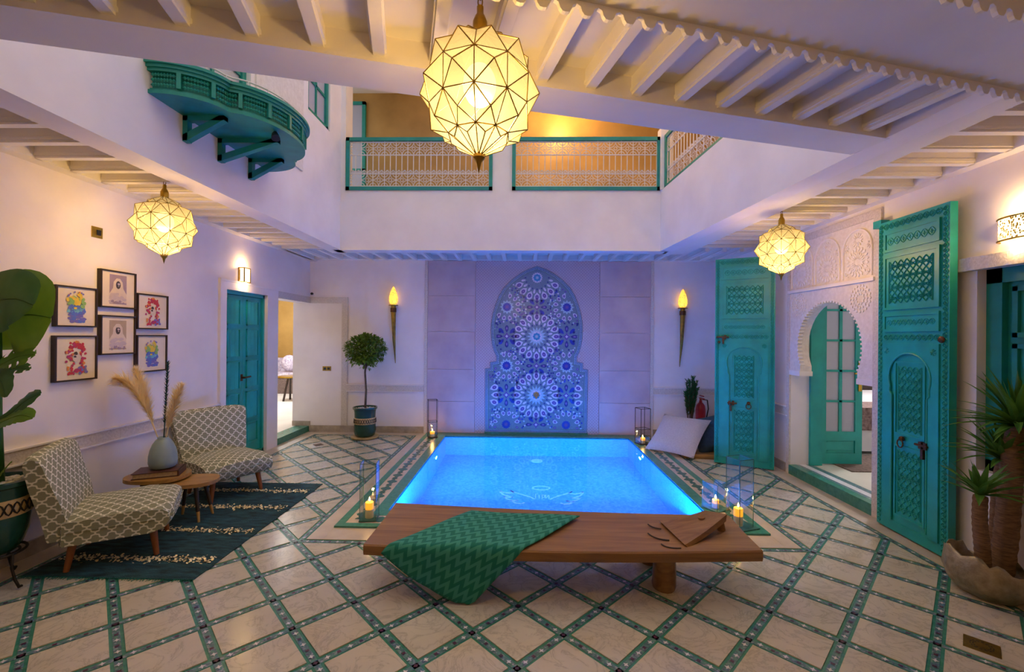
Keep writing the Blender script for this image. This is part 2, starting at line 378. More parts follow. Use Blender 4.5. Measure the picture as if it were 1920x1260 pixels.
# ------------------------------------------------------------------ dimensions
LX, RX, BY, FY = -3.3, 3.0, 6.75, -2.2
ZB, ZJ, ZP = 2.62, 2.64, 2.725            # beam soffit, joist soffit, ceiling panel
PLX, PRX, PFY, PBY, PZ0, WZ = -1.125, 1.58, 3.71, 6.52, -0.95, -0.004   # pool
# ------------------------------------------------------------------ floor
A = 0.326; OX, OY = -0.240, 2.219; HB = 0.029; S2 = math.sqrt(0.5)
FXL, FXR, FFY = -1.60, 2.045, 3.16       # band framing the pool
BXL, BXR, BBY = -3.09, 2.775, 6.54       # band along the walls
YN = 0.5
def lat(i, j): return (OX+A*S2*(i+j), OY+A*S2*(j-i))
def region(poly, off):
    p = clip(poly, 1, 0, BXR-off); p = clip(p, -1, 0, -(BXL+off)) if p else p; p = clip(p, 0, 1, BBY-off) if p else p; p = clip(p, 0, -1, -YN) if p else p
    if len(p) < 3: return []
    xl, xr, yf = FXL-off, FXR+off, FFY-off
    xs = [q[0] for q in p]; ys = [q[1] for q in p]
    if max(xs) <= xl or min(xs) >= xr or max(ys) <= yf: return [p]
    out = [clip(p, 1, 0, xl), clip(p, -1, 0, -xr)]
    mid = clip(p, -1, 0, -xl); mid = clip(mid, 1, 0, xr) if mid else mid; mid = clip(mid, 0, 1, yf) if mid else mid; out.append(mid)
    return [q for q in out if len(q) > 2 and area(q) > 2e-4]
floor = struct('floor')
mb = MB(); mb.m = 0
for (x0, x1, y0, y1) in [(-3.5, 3.25, FY, PFY-.1), (-3.5, PLX-.1, PFY-.1, BY+.1), (PRX+.1, 3.25, PFY-.1, BY+.1), (PLX-.1, PRX+.1, PBY+.1, BY+.1)]: mb.box(x0, x1, y0, y1, -0.1, -0.005)
mb.build('tile_bed', 'greenglaze', floor)
tiles = []
h = A/2-HB; c_ = [(-h, 0), (0, -h), (h, 0), (0, h)]
R2 = math.sqrt(2)
for i in range(-26, 27):
    for j in range(-26, 27):
        x, y = lat(i+.5, j+.5)
        if not (-3.6 < x < 3.4 and YN-.3 < y < 6.9): continue
        for p in region([(x-h*R2, y), (x, y-h*R2), (x+h*R2, y), (x, y+h*R2)], HB): tiles.append((p, x, y, abs(area(p)-4*h*h) < 1e-6))
def vis(t_):
    p, x, y, _ = t_
    return area(p)/(max(y, 1.2)**3) * (1.0 if abs(x) < 1.25*max(y, .1) and y > 1.8 else 0.001)
tiles.sort(key=vis, reverse=True)
full = None; rest = MB()
for k, (p, x, y, isfull) in enumerate(tiles):
    if k >= 290: rest.prism([(a, b) for a, b in p], -0.02, 0.0); continue
    if isfull and full:
        o = bpy.data.objects.new('marble_tile', full.data); COL.objects.link(o); o.parent = floor; o.location = (x, y, 0)
    else:
        o = MB().prism([(a-x, b-y) for a, b in p], -0.02, 0.0).build('marble_tile', 'marble', floor, loc=(x, y, 0))
        if isfull: full = o
rest.build('marble_tile', 'marble', floor, kind='stuff')
# mosaic strips, stars and flowers of the bands
strip, stars, flows = MB(), MB(), MB()
HW = 0.015
def strip_seg(p, q, reg=True, zz=-0.0035):
    dx, dy = q[0]-p[0], q[1]-p[1]; L = math.hypot(dx, dy); nx, ny = -dy/L*HW, dx/L*HW
    quad = [(p[0]+nx, p[1]+ny), (p[0]-nx, p[1]-ny), (q[0]-nx, q[1]-ny), (q[0]+nx, q[1]+ny)]
    for r in (region(quad, 0.0) if reg else [quad]): strip.add([(a, b, zz) for a, b in r], [tuple(range(len(r)))])
def inreg(x, y): return BXL < x < BXR and YN < y < BBY and not (FXL < x < FXR and y > FFY)
def star(x, y, ang, r=0.0155):
    v = [(x+math.cos(ang+k*math.pi/4)*(r if k % 2 == 0 else r*.42), y+math.sin(ang+k*math.pi/4)*(r if k % 2 == 0 else r*.42), -0.0015) for k in range(8)]
    stars.add(v, [tuple(range(8))])
def flower(x, y, ang, r=0.0125):
    v = [(x+math.cos(ang+k*math.pi/4)*(r if k % 2 == 1 else r*.6), y+math.sin(ang+k*math.pi/4)*(r if k % 2 == 1 else r*.6), -0.0015) for k in range(8)]
    flows.add(v, [tuple(range(8))])
for i in range(-26, 27):
    for j in range(-26, 27):
        x, y = lat(i, j)
        if not (-3.7 < x < 3.5 and YN-.4 < y < 7.0): continue
        if inreg(x, y): flower(x, y, 0)
        for (di, dj) in ((1, 0), (0, 1)):
            x2, y2 = lat(i+di, j+dj); strip_seg((x, y), (x2, y2)); ang = math.atan2(y2-y, x2-x)
            for k in range(1, 6):
                a, b = x+(x2-x)*k/6, y+(y2-y)*k/6
                if inreg(a, b): (star if k % 2 else flower)(a, b, ang)
def border(p, q):
    strip_seg(p, q, False, -0.003); L = math.hypot(q[0]-p[0], q[1]-p[1]); n = int(L/(A/6)); ang = math.atan2(q[1]-p[1], q[0]-p[0])
    for k in range(1, n): (star if k % 2 else flower)(p[0]+(q[0]-p[0])*k/n, p[1]+(q[1]-p[1])*k/n, ang)
border((FXL, BBY), (FXL, FFY)); border((FXL, FFY), (FXR, FFY)); border((FXR, FFY), (FXR, BBY))
border((BXL, YN), (BXL, BBY)); border((BXL, BBY), (FXL, BBY)); border((BXR, YN), (BXR, BBY)); border((FXR, BBY), (BXR, BBY))
strip.build('mosaic_strip', 'mosaic', floor, kind='stuff'); stars.build('mosaic_star', 'star', floor, kind='stuff'); flows.build('mosaic_flower', 'flower', floor, kind='stuff')
# beige marble border slabs: along the walls and round the pool coping
def slabs(x0, x1, y0, y1, along, pitch):
    L = (x1-x0) if along == 'x' else (y1-y0); n = max(1, round(L/pitch)); g = 0.0008
    for k in range(n):
        if along == 'x': r = (x0+L*k/n+g, x0+L*(k+1)/n-g, y0, y1)
        else: r = (x0, x1, y0+L*k/n+g, y0+L*(k+1)/n-g)
        MB().box(*r, -0.02, 0.0).build('border_slab', 'beigestrip', floor)
KX0, KX1, KY0 = -1.45, 1.905, 3.385       # outer edge of the coping
slabs(LX, BXL-HB, YN, BY, 'y', 0.6); slabs(BXR+HB, RX+.02, YN, BY, 'y', 0.6)
slabs(BXL-HB, FXL+HB, BBY+HB, BY, 'x', 0.5); slabs(FXR-HB, BXR+HB, BBY+HB, BY, 'x', 0.4)
slabs(FXL+HB, KX0, FFY+HB, BY, 'y', 0.55); slabs(KX1, FXR-HB, FFY+HB, BY, 'y', 0.55); slabs(KX0, KX1, FFY+HB, KY0, 'x', 0.55)
slabs(LX, RX, FY, YN, 'y', 1.4)
# ------------------------------------------------------------------ pool
pool = struct('pool')
mb = MB(); g = 0.25
mb.box(PLX-g, PLX, PFY-g, PBY+g, PZ0, -0.001).box(PRX, PRX+g, PFY-g, PBY+g, PZ0, -0.001).box(PLX, PRX, PFY-g, PFY, PZ0, -0.001).box(PLX, PRX, PBY, PBY+.2, PZ0, -0.001).box(PLX-g, PRX+g, PFY-g, PBY+g, PZ0-.1, PZ0)
mb.build('basin', 'pooltile', pool)
MB().box(PLX, PRX, PFY+.0, PFY+.45, PZ0, -0.45).build('entry_step', 'pooltile', pool)
wob = MB(); wob.poly([(PLX, PFY, WZ), (PRX, PFY, WZ), (PRX, PBY, WZ), (PLX, PBY, WZ)])
wo = wob.build('pool_water', 'water'); tag(wo, 'clear blue lit water filling the courtyard pool', 'water')
ZC = 0.014
def ring(name, x0, x1, y0, wd, z1, mat):     # three-sided coping strip (left, right, front) plus the back
    m_ = MB(); m_.box(x0, x0+wd, y0, PBY+.0, -0.02, z1).box(x1-wd, x1, y0, PBY+.0, -0.02, z1).box(x0+wd, x1-wd, y0, y0+wd, -0.02, z1)
    return m_.build(name, mat, pool)
ring('outer_green_edge', KX0, KX1, KY0, 0.062, ZC, 'greenglaze')
ring('marble_inlay_bed', KX0+.062, KX1-.062, KY0+.062, 0.155, ZC-.004, 'beigestrip')
ring('inner_green_edge', KX0+.217, KX1-.217, KY0+.217, 0.108, ZC, 'greenglaze')
MB().box(PLX, PRX, PBY-.0, BY, -0.02, ZC-.002).build('back_green_edge', 'greenglaze', pool)
MB().box(KX0, PLX, PBY, BY, -0.02, ZC-.003).build('outer_green_edge', 'greenglaze', pool); MB().box(PRX, KX1, PBY, BY, -0.02, ZC-.003).build('outer_green_edge', 'greenglaze', pool)
mot = None
def motif(x, y, rot):
    global mot
    if mot is None:
        m_ = MB(); pts = []
        for k in range(16):
            a = 2*math.pi*k/16; r = 0.062 if k % 4 == 0 else (0.036 if k % 2 == 0 else 0.05); pts.append((r*1.25*math.cos(a), r*.85*math.sin(a)))
        m_.prism(pts, 0, 0.003)
        for s_ in (-1, 1): m_.prism([(s_*.09-.012, -.028), (s_*.09+.012, -.018), (s_*.09+.016, .02), (s_*.09-.008, .03)], 0, 0.003)
        mot = m_.build('inlay_motif', 'zgreen', pool, loc=(x, y, ZC-.0035)); o = mot
    else:
        o = mot.copy(); COL.objects.link(o); o.location = (x, y, ZC-.0035)
    o.rotation_euler = (0, 0, rot)
y = KY0+.14+.1
while y < PBY-.1:
    motif(KX0+.14, y, math.pi/2); motif(KX1-.14, y, math.pi/2); y += 0.205
x = KX0+.32
while x < KX1-.25: motif(x, KY0+.14, 0); x += 0.205
# winged emblem laid on the pool floor, drain disc and wall jets
em = MB()
def ln(pts, wd=0.012, z=PZ0+.004):
    for a, b in zip(pts[:-1], pts[1:]):
        d = Vector((b[0]-a[0], b[1]-a[1])); 
        if d.length < 1e-6: continue
        n_ = Vector((-d.y, d.x)).normalized()*wd; em.add([(a[0]+n_.x, a[1]+n_.y, z), (a[0]-n_.x, a[1]-n_.y, z), (b[0]-n_.x, b[1]-n_.y, z), (b[0]+n_.x, b[1]+n_.y, z)], [(0, 1, 2, 3)])
EX, EY = 0.245, 5.08
ln([(EX+.105*math.cos(k*math.pi/12), EY+.235+.055*math.sin(k*math.pi/12)) for k in range(25)])
for s_ in (-1, 1):
    W = lambda *p: ln([(EX+s_*a, EY+b) for a, b in p])
    W((.09, -.08), (.13, -.03), (.2, .02), (.28, .07), (.35, .12), (.37, .15), (.34, .12), (.33, .08))
    W((.33, .08), (.40, .07), (.46, .10), (.49, .14), (.48, .08), (.44, .02), (.38, -.02), (.33, -.04))
    W((.33, -.04), (.39, -.05), (.44, -.03), (.40, -.09), (.33, -.12), (.27, -.11))
    W((.27, -.11), (.32, -.14), (.36, -.13), (.30, -.19), (.23, -.20), (.2, -.17))
for (x, a, b) in ((-.075, -.06, .06), (-.035, -.06, .03), (.0, -.09, .035), (.04, -.06, .035), (.078, -.06, .03)):
    ln([(EX+x, EY+a), (EX+x+.006, EY+b)], 0.006)
ln([(EX-.075, EY+.06), (EX-.035, EY+.06)], .005); ln([(EX+.0, EY+.035), (EX+.035, EY+.02), (EX+.03, EY-.02), (EX+.0, EY-.03)], .005); ln([(EX+.04, EY-.06), (EX+.06, EY-.02), (EX+.078, EY+.03)], .005)
em.build('winged_emblem', 'emblem', pool)
MB().lathe([(0.0, 0.012), (0.07, 0.01), (0.085, 0.0)], 20, (0.226, 6.3, PZ0)).build('floor_drain_cover', 'emblem', pool)
POOLC = (0.006, 0.27, 1.0)
for x, s_, yy in ((PLX, 1, 5.66), (PRX, -1, 5.76)):
    m_ = MB(); m_.T = Matrix.Translation((x, yy, -.26)) @ Matrix.Rotation(s_*math.pi/2, 4, 'Y'); m_.lathe([(0.03, 0.0), (0.03, 0.008), (0.018, 0.014), (0.0, 0.014)], 16); m_.build('underwater_lamp', 'emblem', pool)
    lamp('pool_light', 'AREA', (x+s_*.03, yy, -.26), 9, POOLC, 0.10, (0, -s_*math.radians(90), 0))
for x in (-.7, .23, 1.15):
    pl = MB(); pl.T = Matrix.Translation((x, PFY, -.25)) @ Matrix.Rotation(-math.pi/2, 4, 'X'); pl.lathe([(0.1, 0.0), (0.1, 0.01), (0.08, 0.02), (0.0, 0.022)], 20); pl.build('underwater_lamp', 'emblem', pool)
    lamp('pool_light', 'AREA', (x, PFY+.04, -.25), 28, POOLC, 0.18, (math.radians(90), 0, 0))
# ------------------------------------------------------------------ walls
DZ0, DZ1 = 0.64, 0.73
wl = struct('wall_left')
cutwall(MB(), 'x', LX-.2, LX, FY, BY, 0, 3.0, [(4.80, 5.585, 0, 2.0), (5.83, BY, 0, 1.99)]).build('plaster_wall', 'plaster', wl)
wr = struct('wall_right')
DY0, DY1 = 3.80, 4.96
cutwall(MB(), 'x', RX, RX+.22, FY, BY, 0, 3.0, [(DY0, DY1, 0, 2.0), (1.5, 2.965, .65, 1.965)]).build('plaster_wall', 'plaster', wr)
wb = struct('wall_back')
MB().box(-3.56, RX+.22, BY, BY+.2, -0.3, 3.3).build('plaster_wall', 'plaster', wb)
MB().box(-2.41, -1.50, BY-.02, BY, 0, 2.66).build('raised_plaster_panel', 'plaster', wb)
MB().box(2.0, 2.98, BY-.02, BY, 0, 2.66).build('raised_plaster_panel', 'plaster', wb)
wf = struct('wall_front'); MB().box(-3.5, 3.25, FY-.2, FY, 0, 6.2).build('plaster_wall', 'plaster', wf)
# skirting and carved dado bands
def bands(name, mat, z0, z1, th, segs):
    for k, (ax, a0, a1, side) in enumerate(segs):
        o = struct('baseboard_%s' % side if name == 'b' else 'trim_%d' % (k+1))
        m_ = MB(); n_ = max(1, round((a1-a0)/.8))
        base = {'left': LX, 'right': RX, 'back': BY-.02}[side]
        for i in range(n_):
            b0, b1 = a0+(a1-a0)*i/n_+.001, a0+(a1-a0)*(i+1)/n_-.001
            if ax == 'y':
                x0, x1 = (base, base+th) if side == 'left' else (base-th, base)
                MB().box(x0, x1, b0, b1, z0, z1).build('band_piece', mat, o)
            else: MB().box(b0, b1, base-th, base, z0, z1).build('band_piece', mat, o)
        if name == 't':
            lip = MB()
            for zz in (z0-.012, z1):
                if ax == 'y': lip.box(*((base, base+th+.012) if side == 'left' else (base-th-.012, base)), a0, a1, zz, zz+.012)
                else: lip.box(a0, a1, base-th-.012, base, zz, zz+.012)
            lip.build('moulding', 'plaster', o)
bands('b', 'skirt', 0, .10, .018, [('y', FY, 4.70, 'left'), ('y', 5.66, 5.83, 'left'), ('x', -3.28, -1.50, 'back'), ('x', 2.0, 2.97, 'back'), ('y', 4.99, 6.73, 'right'), ('y', FY, 3.0, 'right')])
bands('t', 'carveband', DZ0, DZ1, .016, [('y', FY, 4.70, 'left'), ('x', -2.70, -1.50, 'back'), ('x', 2.0, 2.97, 'back'), ('y', 5.0, 6.73, 'right')])
# carved frames round the side door, the passage and the marble wall
t1 = struct('trim_9'); W_ = .085
MB().box(LX, LX+.022, 4.715, 4.80, 0, 2.0).box(LX, LX+.022, 5.585, 5.83, 0, 2.0).box(LX, LX+.022, 4.715, 5.83, 2.0, 2.085).build('door_surround', 'plaster', t1)
MB().box(LX, LX+.03, 4.69, 4.715, 0.75, 2.085).box(LX, LX+.03, 4.69, 5.83, 2.085, 2.11).build('moulding', 'plaster', t1)
t2 = struct('trim_10')
MB().box(LX, LX+.018, 5.83, BY, 1.99, 2.085).box(LX, -2.70, BY-.018, BY, 1.99, 2.085).box(-2.79, -2.70, BY-.018, BY, .10, 1.99).build('carved_band', 'carveband', t2)
t3 = struct('trim_11'); MB().box(-1.50, -1.455, BY-.035, BY-.02, 0, 2.66).box(1.955, 2.0, BY-.035, BY-.02, 0, 2.66).build('carved_edge', 'carveband', t3)
# marble wall: slabs and carved diaper panel
zs = [0.012] + [PY(850, v, BY).z for v in (752, 692, 622, 555)] + [2.655]
for (x0, x1) in ((-1.455, -.718), (1.180, 1.955)):
    for a, b in zip(zs[:-1], zs[1:]): MB().box(x0+.002, x1-.002, BY-.03, BY, a+.002, b-.002).build('marble_slab', 'pinkslab', wb)
MB().box(-.716, 1.178, BY-.026, BY, 0.012, 2.655).build('carved_diaper_panel', 'diaper', wb)
# ------------------------------------------------------------------ zellige niche
NB = BY-.026
zn = struct('wall_fountain', (0, 0, 0), 'blue and white zellige mosaic niche shaped like a keyhole arch')
out_px = [(1007.3, 499), (990, 505), (975, 513), (959, 525), (945, 539), (936, 554), (929, 571), (924, 588), (921, 606), (920.5, 620), (921, 634), (923, 647), (926, 658), (930.5, 668), (930.5, 677), (919, 679), (919, 690), (909.5, 691), (909.5, 809)]
lefts = [(PY(u, v, NB).x, PY(u, v, NB).z) for u, v in out_px]; ax0 = lefts[0][0]
lefts[-1] = (lefts[-1][0], 0.03)
outline = lefts + [(2*ax0-x, z) for x, z in reversed(lefts[1:])]
MB().prism(outline, NB-.008, NB, 'y').build('niche_bed', 'zcyan', zn)
def inset(pl, d):
    n = len(pl); out = []
    ar = sum(pl[i][0]*pl[(i+1) % n][1]-pl[(i+1) % n][0]*pl[i][1] for i in range(n)); sg = 1 if ar > 0 else -1
    for i in range(n):
        p0, p1, p2 = Vector(pl[i-1]), Vector(pl[i]), Vector(pl[(i+1) % n]); d1 = (p1-p0).normalized(); d2 = (p2-p1).normalized()
        n1 = Vector((-d1.y, d1.x))*sg; n2 = Vector((-d2.y, d2.x))*sg; b = (n1+n2); b = b.normalized() if b.length > 1e-6 else n1
        k = max(.5, b.dot(n1)); out.append(tuple(p1+b*(d/k)))
    return out
for (d0, d1, m_, y_) in ((0.0, .007, 'zdark', .011), (.046, .053, 'zgreen', .011)):
    a, b = inset(outline, d0), inset(outline, d1); q = MB(); n = len(a)
    for i in range(n):
        j = (i+1) % n; q.add([(a[i][0], NB-y_, a[i][1]), (a[j][0], NB-y_, a[j][1]), (b[j][0], NB-y_, b[j][1]), (b[i][0], NB-y_, b[i][1])], [(0, 1, 2, 3)])
    q.build('border_line', m_, zn)
inner = inset(outline, .053)
MB().prism(inner, NB-.010, NB-.004, 'y').build('mosaic_field', 'zfield', zn)
dots = MB()
for d0 in (.019, .034):
    c = inset(outline, d0); n = len(c)
    for i in range(n):
        p, q = Vector(c[i]), Vector(c[(i+1) % n]); L = (q-p).length; k = max(1, int(L/.022))
        for s_ in range(k):
            m_ = p+(q-p)*((s_+.5)/k); t_ = (q-p).normalized()*.0075; nn = Vector((-t_.y, t_.x))*.75
            dots.add([(a.x, NB-.0095, a.y) for a in (m_-t_-nn, m_+t_-nn, m_+t_+nn, m_-t_+nn)], [(0, 1, 2, 3)])
dots.build('border_tessera', 'znavy', zn, kind='stuff')
def inside(x, z, pl=inner):
    r = False; n = len(pl)
    for i in range(n):
        (x1, z1), (x2, z2) = pl[i], pl[(i+1) % n]
        if (z1 > z) != (z2 > z) and x < (x2-x1)*(z-z1)/(z2-z1)+x1: r = not r
    return r
ZM = ['zwhite', 'zpurp', 'znavy', 'zturq', 'zcyan', 'zblue', 'zdark']; zi = {k: i for i, k in enumerate(ZM)}
tess = MB()
def tp(pts, mat, lv):
    cx = sum(p[0] for p in pts)/len(pts); cz = sum(p[1] for p in pts)/len(pts)
    if not all(inside(*p) for p in pts) : return
    tess.m = zi[mat]; tess.add([(a, NB-.0105-.0012*lv, b) for a, b in pts], [tuple(range(len(pts)))])
def pol(cx, cz, r, a): return (cx+r*math.sin(a), cz+r*math.cos(a))
def petal(cx, cz, r, a, L, wd, mat, core, lv=1):
    c = pol(cx, cz, r, a); ux, uz = math.sin(a), math.cos(a); vx, vz = uz, -ux
    sh = [(-.5, 0), (-.2, .38), (.2, .5), (.42, .3), (.5, 0), (.42, -.3), (.2, -.5), (-.2, -.38)]
    tp([(c[0]+ux*L*s_+vx*wd*t_, c[1]+uz*L*s_+vz*wd*t_) for s_, t_ in sh], mat, lv)
    if core:
        tp([(c[0]+ux*L*.27*math.cos(k*math.pi/4)+vx*wd*.3*math.sin(k*math.pi/4)+ux*L*.05, c[1]+uz*L*.27*math.cos(k*math.pi/4)+vz*wd*.3*math.sin(k*math.pi/4)+uz*L*.05) for k in range(8)], core, lv+1)
        tp([(c[0]+ux*.006*math.cos(k*math.pi/2)+vx*.006*math.sin(k*math.pi/2)+ux*L*.05, c[1]+uz*.006*math.cos(k*math.pi/2)+vz*.006*math.sin(k*math.pi/2)+uz*L*.05) for k in range(4)], 'zwhite', lv+2)
def starpoly(cx, cz, r1, r2, n, mat, lv, off=0.0): tp([pol(cx, cz, r1 if k % 2 == 0 else r2, off+k*math.pi/n) for k in range(2*n)], mat, lv)
def rosette(cx, cz, R, n=16, core='zturq'):
    starpoly(cx, cz, R*.42, R*.27, n, 'zcyan', 1); starpoly(cx, cz, R*.24, R*.19, n, 'zwhite', 2); starpoly(cx, cz, R*.17, R*.14, 8, core, 3); starpoly(cx, cz, R*.08, R*.05, 8, 'zcyan', 4)
    for k in range(n):
        a = 2*math.pi*k/n
        petal(cx, cz, R*.58, a+math.pi/n, R*.20, R*.09, 'zwhite', None, 1)
        petal(cx, cz, R*.80, a, R*.37, R*.26, 'zwhite', 'zpurp', 1)
        starpoly(*pol(cx, cz, R*.98, a+math.pi/n), R*.07, R*.04, 5, 'znavy', 1)
        tp([pol(cx, cz, R*.46, a-.08), pol(cx, cz, R*.56, a), pol(cx, cz, R*.46, a+.08)], 'znavy', 2)
def small(cx, cz, R):
    starpoly(cx, cz, R*.6, R*.44, 12, 'zcyan', 1); starpoly(cx, cz, R*.37, R*.31, 12, 'zblue', 2); starpoly(cx, cz, R*.2, R*.1, 8, 'zpurp', 3)
    for k in range(12):
        a = 2*math.pi*k/12+math.pi/12; petal(cx, cz, R*.92, a, R*.42, R*.32, 'zwhite', 'zpurp', 1)
def cross(cx, cz, R):
    for k in range(8): petal(cx, cz, R*.62, k*math.pi/4, R*.6, R*.3, 'zblue' if k % 2 else 'znavy', 'zpurp' if k % 2 == 0 else None, 1)
    starpoly(cx, cz, R*.34, R*.16, 4, 'zpurp', 2); starpoly(cx, cz, R*.14, R*.07, 4, 'zwhite', 3)
Pn = lambda u, v: (PY(u, v, NB).x, PY(u, v, NB).z)
R0 = .362
c1 = (ax0, Pn(1007, 631)[1]); dzv = c1[1]-Pn(1007, 741)[1]; c2 = (ax0, c1[1]-dzv)
rosette(*c1, R0); rosette(*c2, R0); rosette(ax0, c1[1]+dzv, R0)
for kx in (-1, 1):
    for kk in (-1, 0): rosette(ax0+kx*2*.457, c1[1]+kk*dzv, R0)
    for kz in (-1.5, -.5, .5): small(ax0+kx*.457, c1[1]+kz*dzv, .185)
    for kz in (-1, 0): cross(ax0+kx*.457, c1[1]+kz*dzv, .185)
for kz in (-1.5, -.5, .5): cross(ax0, c1[1]+kz*dzv, .17)
random.seed(3)
occ = [(ax0+kx*2*.457, c1[1]+kk*dzv, .33) for kx in (-1, 0, 1) for kk in (-1, 0, 1)] + [(ax0+kx*.457, c1[1]+kz*dzv, .20) for kx in (-1, 1) for kz in (-1.5, -1, -.5, 0, .5)]+[(ax0, c1[1]+kz*dzv, .17) for kz in (-1.5, -.5, .5)]
for k in range(4000):
    x, z = random.uniform(-.5, .95), random.uniform(.1, 2.5)
    if any(math.hypot(x-a, z-b) < r for a, b, r in occ): continue
    starpoly(x, z, .018, .010, random.choice((4, 5, 6)), random.choice(('zblue', 'zwhite', 'znavy', 'zpurp', 'zcyan')), 1, random.random()); occ.append((x, z, .0225))
tess.build('mosaic_tessera', ZM, zn, kind='stuff')
MB().box(outline[18][0]-.01, 2*ax0-outline[18][0]+.01, NB-.035, NB, 0.012, .034).build('green_ledge', 'greenglaze', zn)
sp = MB(); q = PY(1006, 740, NB)
sp.lathe([(0, 0), (.04, 0), (.045, -.01), (.03, -.018), (0, -.018)], 16) if False else None
sp.T = Matrix.Translation((ax0, NB-.012, q.z)) @ Matrix.Rotation(math.pi/2, 4, 'X')
sp.lathe([(0.045, 0), (0.045, .008), (.03, .014), (.022, .03), (0.022, .06), (0, .062)], 16); sp.T = None
sp.tube([(ax0, NB-.05, q.z), (ax0, NB-.075, q.z-.01), (ax0, NB-.085, q.z-.05)], [.018, .016, .012], 10)
tag(sp.build('fountain_spout', 'ztap', None, 40), 'small brass spout at the centre of the zellige niche', 'spout')
# ------------------------------------------------------------------ galleries: coffered ceilings
EG = Vector((math.cos(math.radians(15.1)), math.sin(math.radians(15.1)), 0)); NG = Vector((-EG.y, EG.x, 0))
def joist(parent, p, d, L, wd=.046):
    # stepped joist running from p along unit vector d
    nrm = Vector((-d.y, d.x, 0)); m_ = MB()
    prof = [(-wd/2, ZJ), (wd/2, ZJ), (wd/2, ZJ+.012), (wd/2+.008, ZJ+.014), (wd/2+.008, ZJ+.03), (wd/2+.003, ZJ+.034), (wd/2+.003, ZP+.01), (-wd/2-.003, ZP+.01), (-wd/2-.003, ZJ+.034), (-wd/2-.008, ZJ+.03), (-wd/2-.008, ZJ+.014), (-wd/2, ZJ+.012)]
    n = len(prof); v = []
    for e in (0, L):
        for a, z in prof: q = p+d*e+nrm*a; v.append((q.x, q.y, z))
    m_.add(v, [tuple(range(n)), tuple(range(2*n-1, n-1, -1))]+[(i, i+n, (i+1) % n+n, (i+1) % n) for i in range(n)])
    return m_.build('joist', 'ceil', parent)
def xr_edge(y): return 1.785+(5.7-y)*(2.0-1.785)/(5.7-2.71)
cl = struct('ceiling_left'); X_, Y_ = Vector((1, 0, 0)), Vector((0, 1, 0))
MB().box(LX-.2, -2.41, FY, BY, ZP, ZP+.2).build('ceiling_panel', 'ceil', cl)
MB().box(-2.60, -2.405, 0.9, 5.95, ZB, ZP+.01).build('edge_beam', 'ceil', cl); MB().box(LX, -3.19, FY, BY, ZB+.02, ZP+.01).build('wall_plate', 'ceil', cl)
for k in range(-3, 18): 
    y = 2.59+k*.2265
    if .9 < y < 5.8: joist(cl, Vector((-3.2, y, 0)), X_, .62)
cr_ = struct('ceiling_right')
MB().prism([(xr_edge(FY), FY), (RX+.22, FY), (RX+.22, BY), (xr_edge(BY), BY)], ZP, ZP+.2).build('ceiling_panel', 'ceil', cr_)
MB().prism([(xr_edge(1), 1), (xr_edge(1)+.27, 1), (2.19, 5.95), (xr_edge(5.95), 5.95)], ZB, ZP+.01).build('edge_beam', 'ceil', cr_); MB().box(2.91, RX, FY, BY, ZB+.02, ZP+.01).build('wall_plate', 'ceil', cr_)
for k in range(-8, 15):
    y = 2.70+k*.222
    if 1.0 < y < 5.8: joist(cr_, Vector((xr_edge(y)+.2, y, 0)), X_, 2.92-xr_edge(y)-.2)
cb = struct('ceiling_back')
MB().box(-2.409, 1.9, 5.75, BY-.001, ZP+.002, ZP+.2).build('ceiling_panel', 'ceil', cb)
MB().box(-2.5, 1.9, 5.72, 5.92, ZB, ZP+.01).build('edge_beam', 'ceil', cb); MB().box(LX, RX, 6.64, BY, ZB+.04, ZP+.01).build('wall_plate', 'ceil', cb)
for k in range(28):
    x = -3.2+k*.2255
    joist(cb, Vector((x, 5.9 if -2.45 < x < 1.85 else 5.85, 0)), Y_, .75)
cf = struct('ceiling_front')
P1 = Vector((0, 2.168, 0))                     # a point of the far edge of the slanting gallery
def strip_poly(d0, d1, s0=-2.6, s1=2.7):        # strip between distances d0, d1 in front of the far edge
    return [tuple((P1-NG*d+EG*s)[:2]) for d, s in ((d0, s0), (d1, s0), (d1, s1), (d0, s1))]
MB().prism(strip_poly(0, .221, -2.5, 2.05), ZB-.003, ZP+.01).build('edge_beam', 'ceil', cf)
MB().prism(strip_poly(0.002, 1.15), ZP+.001, ZP+.2).build('ceiling_panel', 'ceil', cf)
MB().prism(strip_poly(.728, 1.06), ZB-.005, ZP+.01).build('cross_beam', 'ceil', cf)
s = (Vector((0.305, 2.02, 0))-P1).dot(EG); k0 = -11
for k in range(k0, 9): joist(cf, P1-NG*.22+EG*(s+k*.2325), -NG, .52)
# scalloped edging below the cross beam
def scallop(d, name):
    m_ = MB(); pitch = .0775
    for k in range(-32, 34):
        s0 = k*pitch
        pts = [(0, .06), (0, .012), (.008, .002), (.02, 0), (.032, .002), (.04, .012)] + [(.04+.019*(1-math.cos(a)), .012+.022*math.sin(a)) for a in (math.pi/4, math.pi/2, 3*math.pi/4)] + [(pitch, .012), (pitch, .06)]
        for dd in (0, .016):
            v = [tuple(P1-NG*(d+dd)+EG*(s0+a)+Vector((0, 0, ZB-.05+b))) for a, b in pts]; m_.add(v, [tuple(range(len(pts))) if dd else tuple(range(len(pts)))[::-1]])
        o_ = len(m_.v)-2*len(pts); n = len(pts); m_.add([], []); m_.f += [(o_+i, o_+(i+1) % n, o_+n+(i+1) % n, o_+n+i) for i in range(n)]; m_.mi += [0]*n
    return m_.build(name, 'ceil', cf)
scallop(.716, 'scalloped_edging'); scallop(1.056, 'scalloped_edging')
cn = struct('ceiling'); MB().prism([(LX, FY), (RX, FY)]+[tuple((P1-NG*1.06+EG*s_)[:2]) for s_ in (3.1, -3.4)], ZP, ZP+.2).build('ceiling_panel', 'ceil', cn)
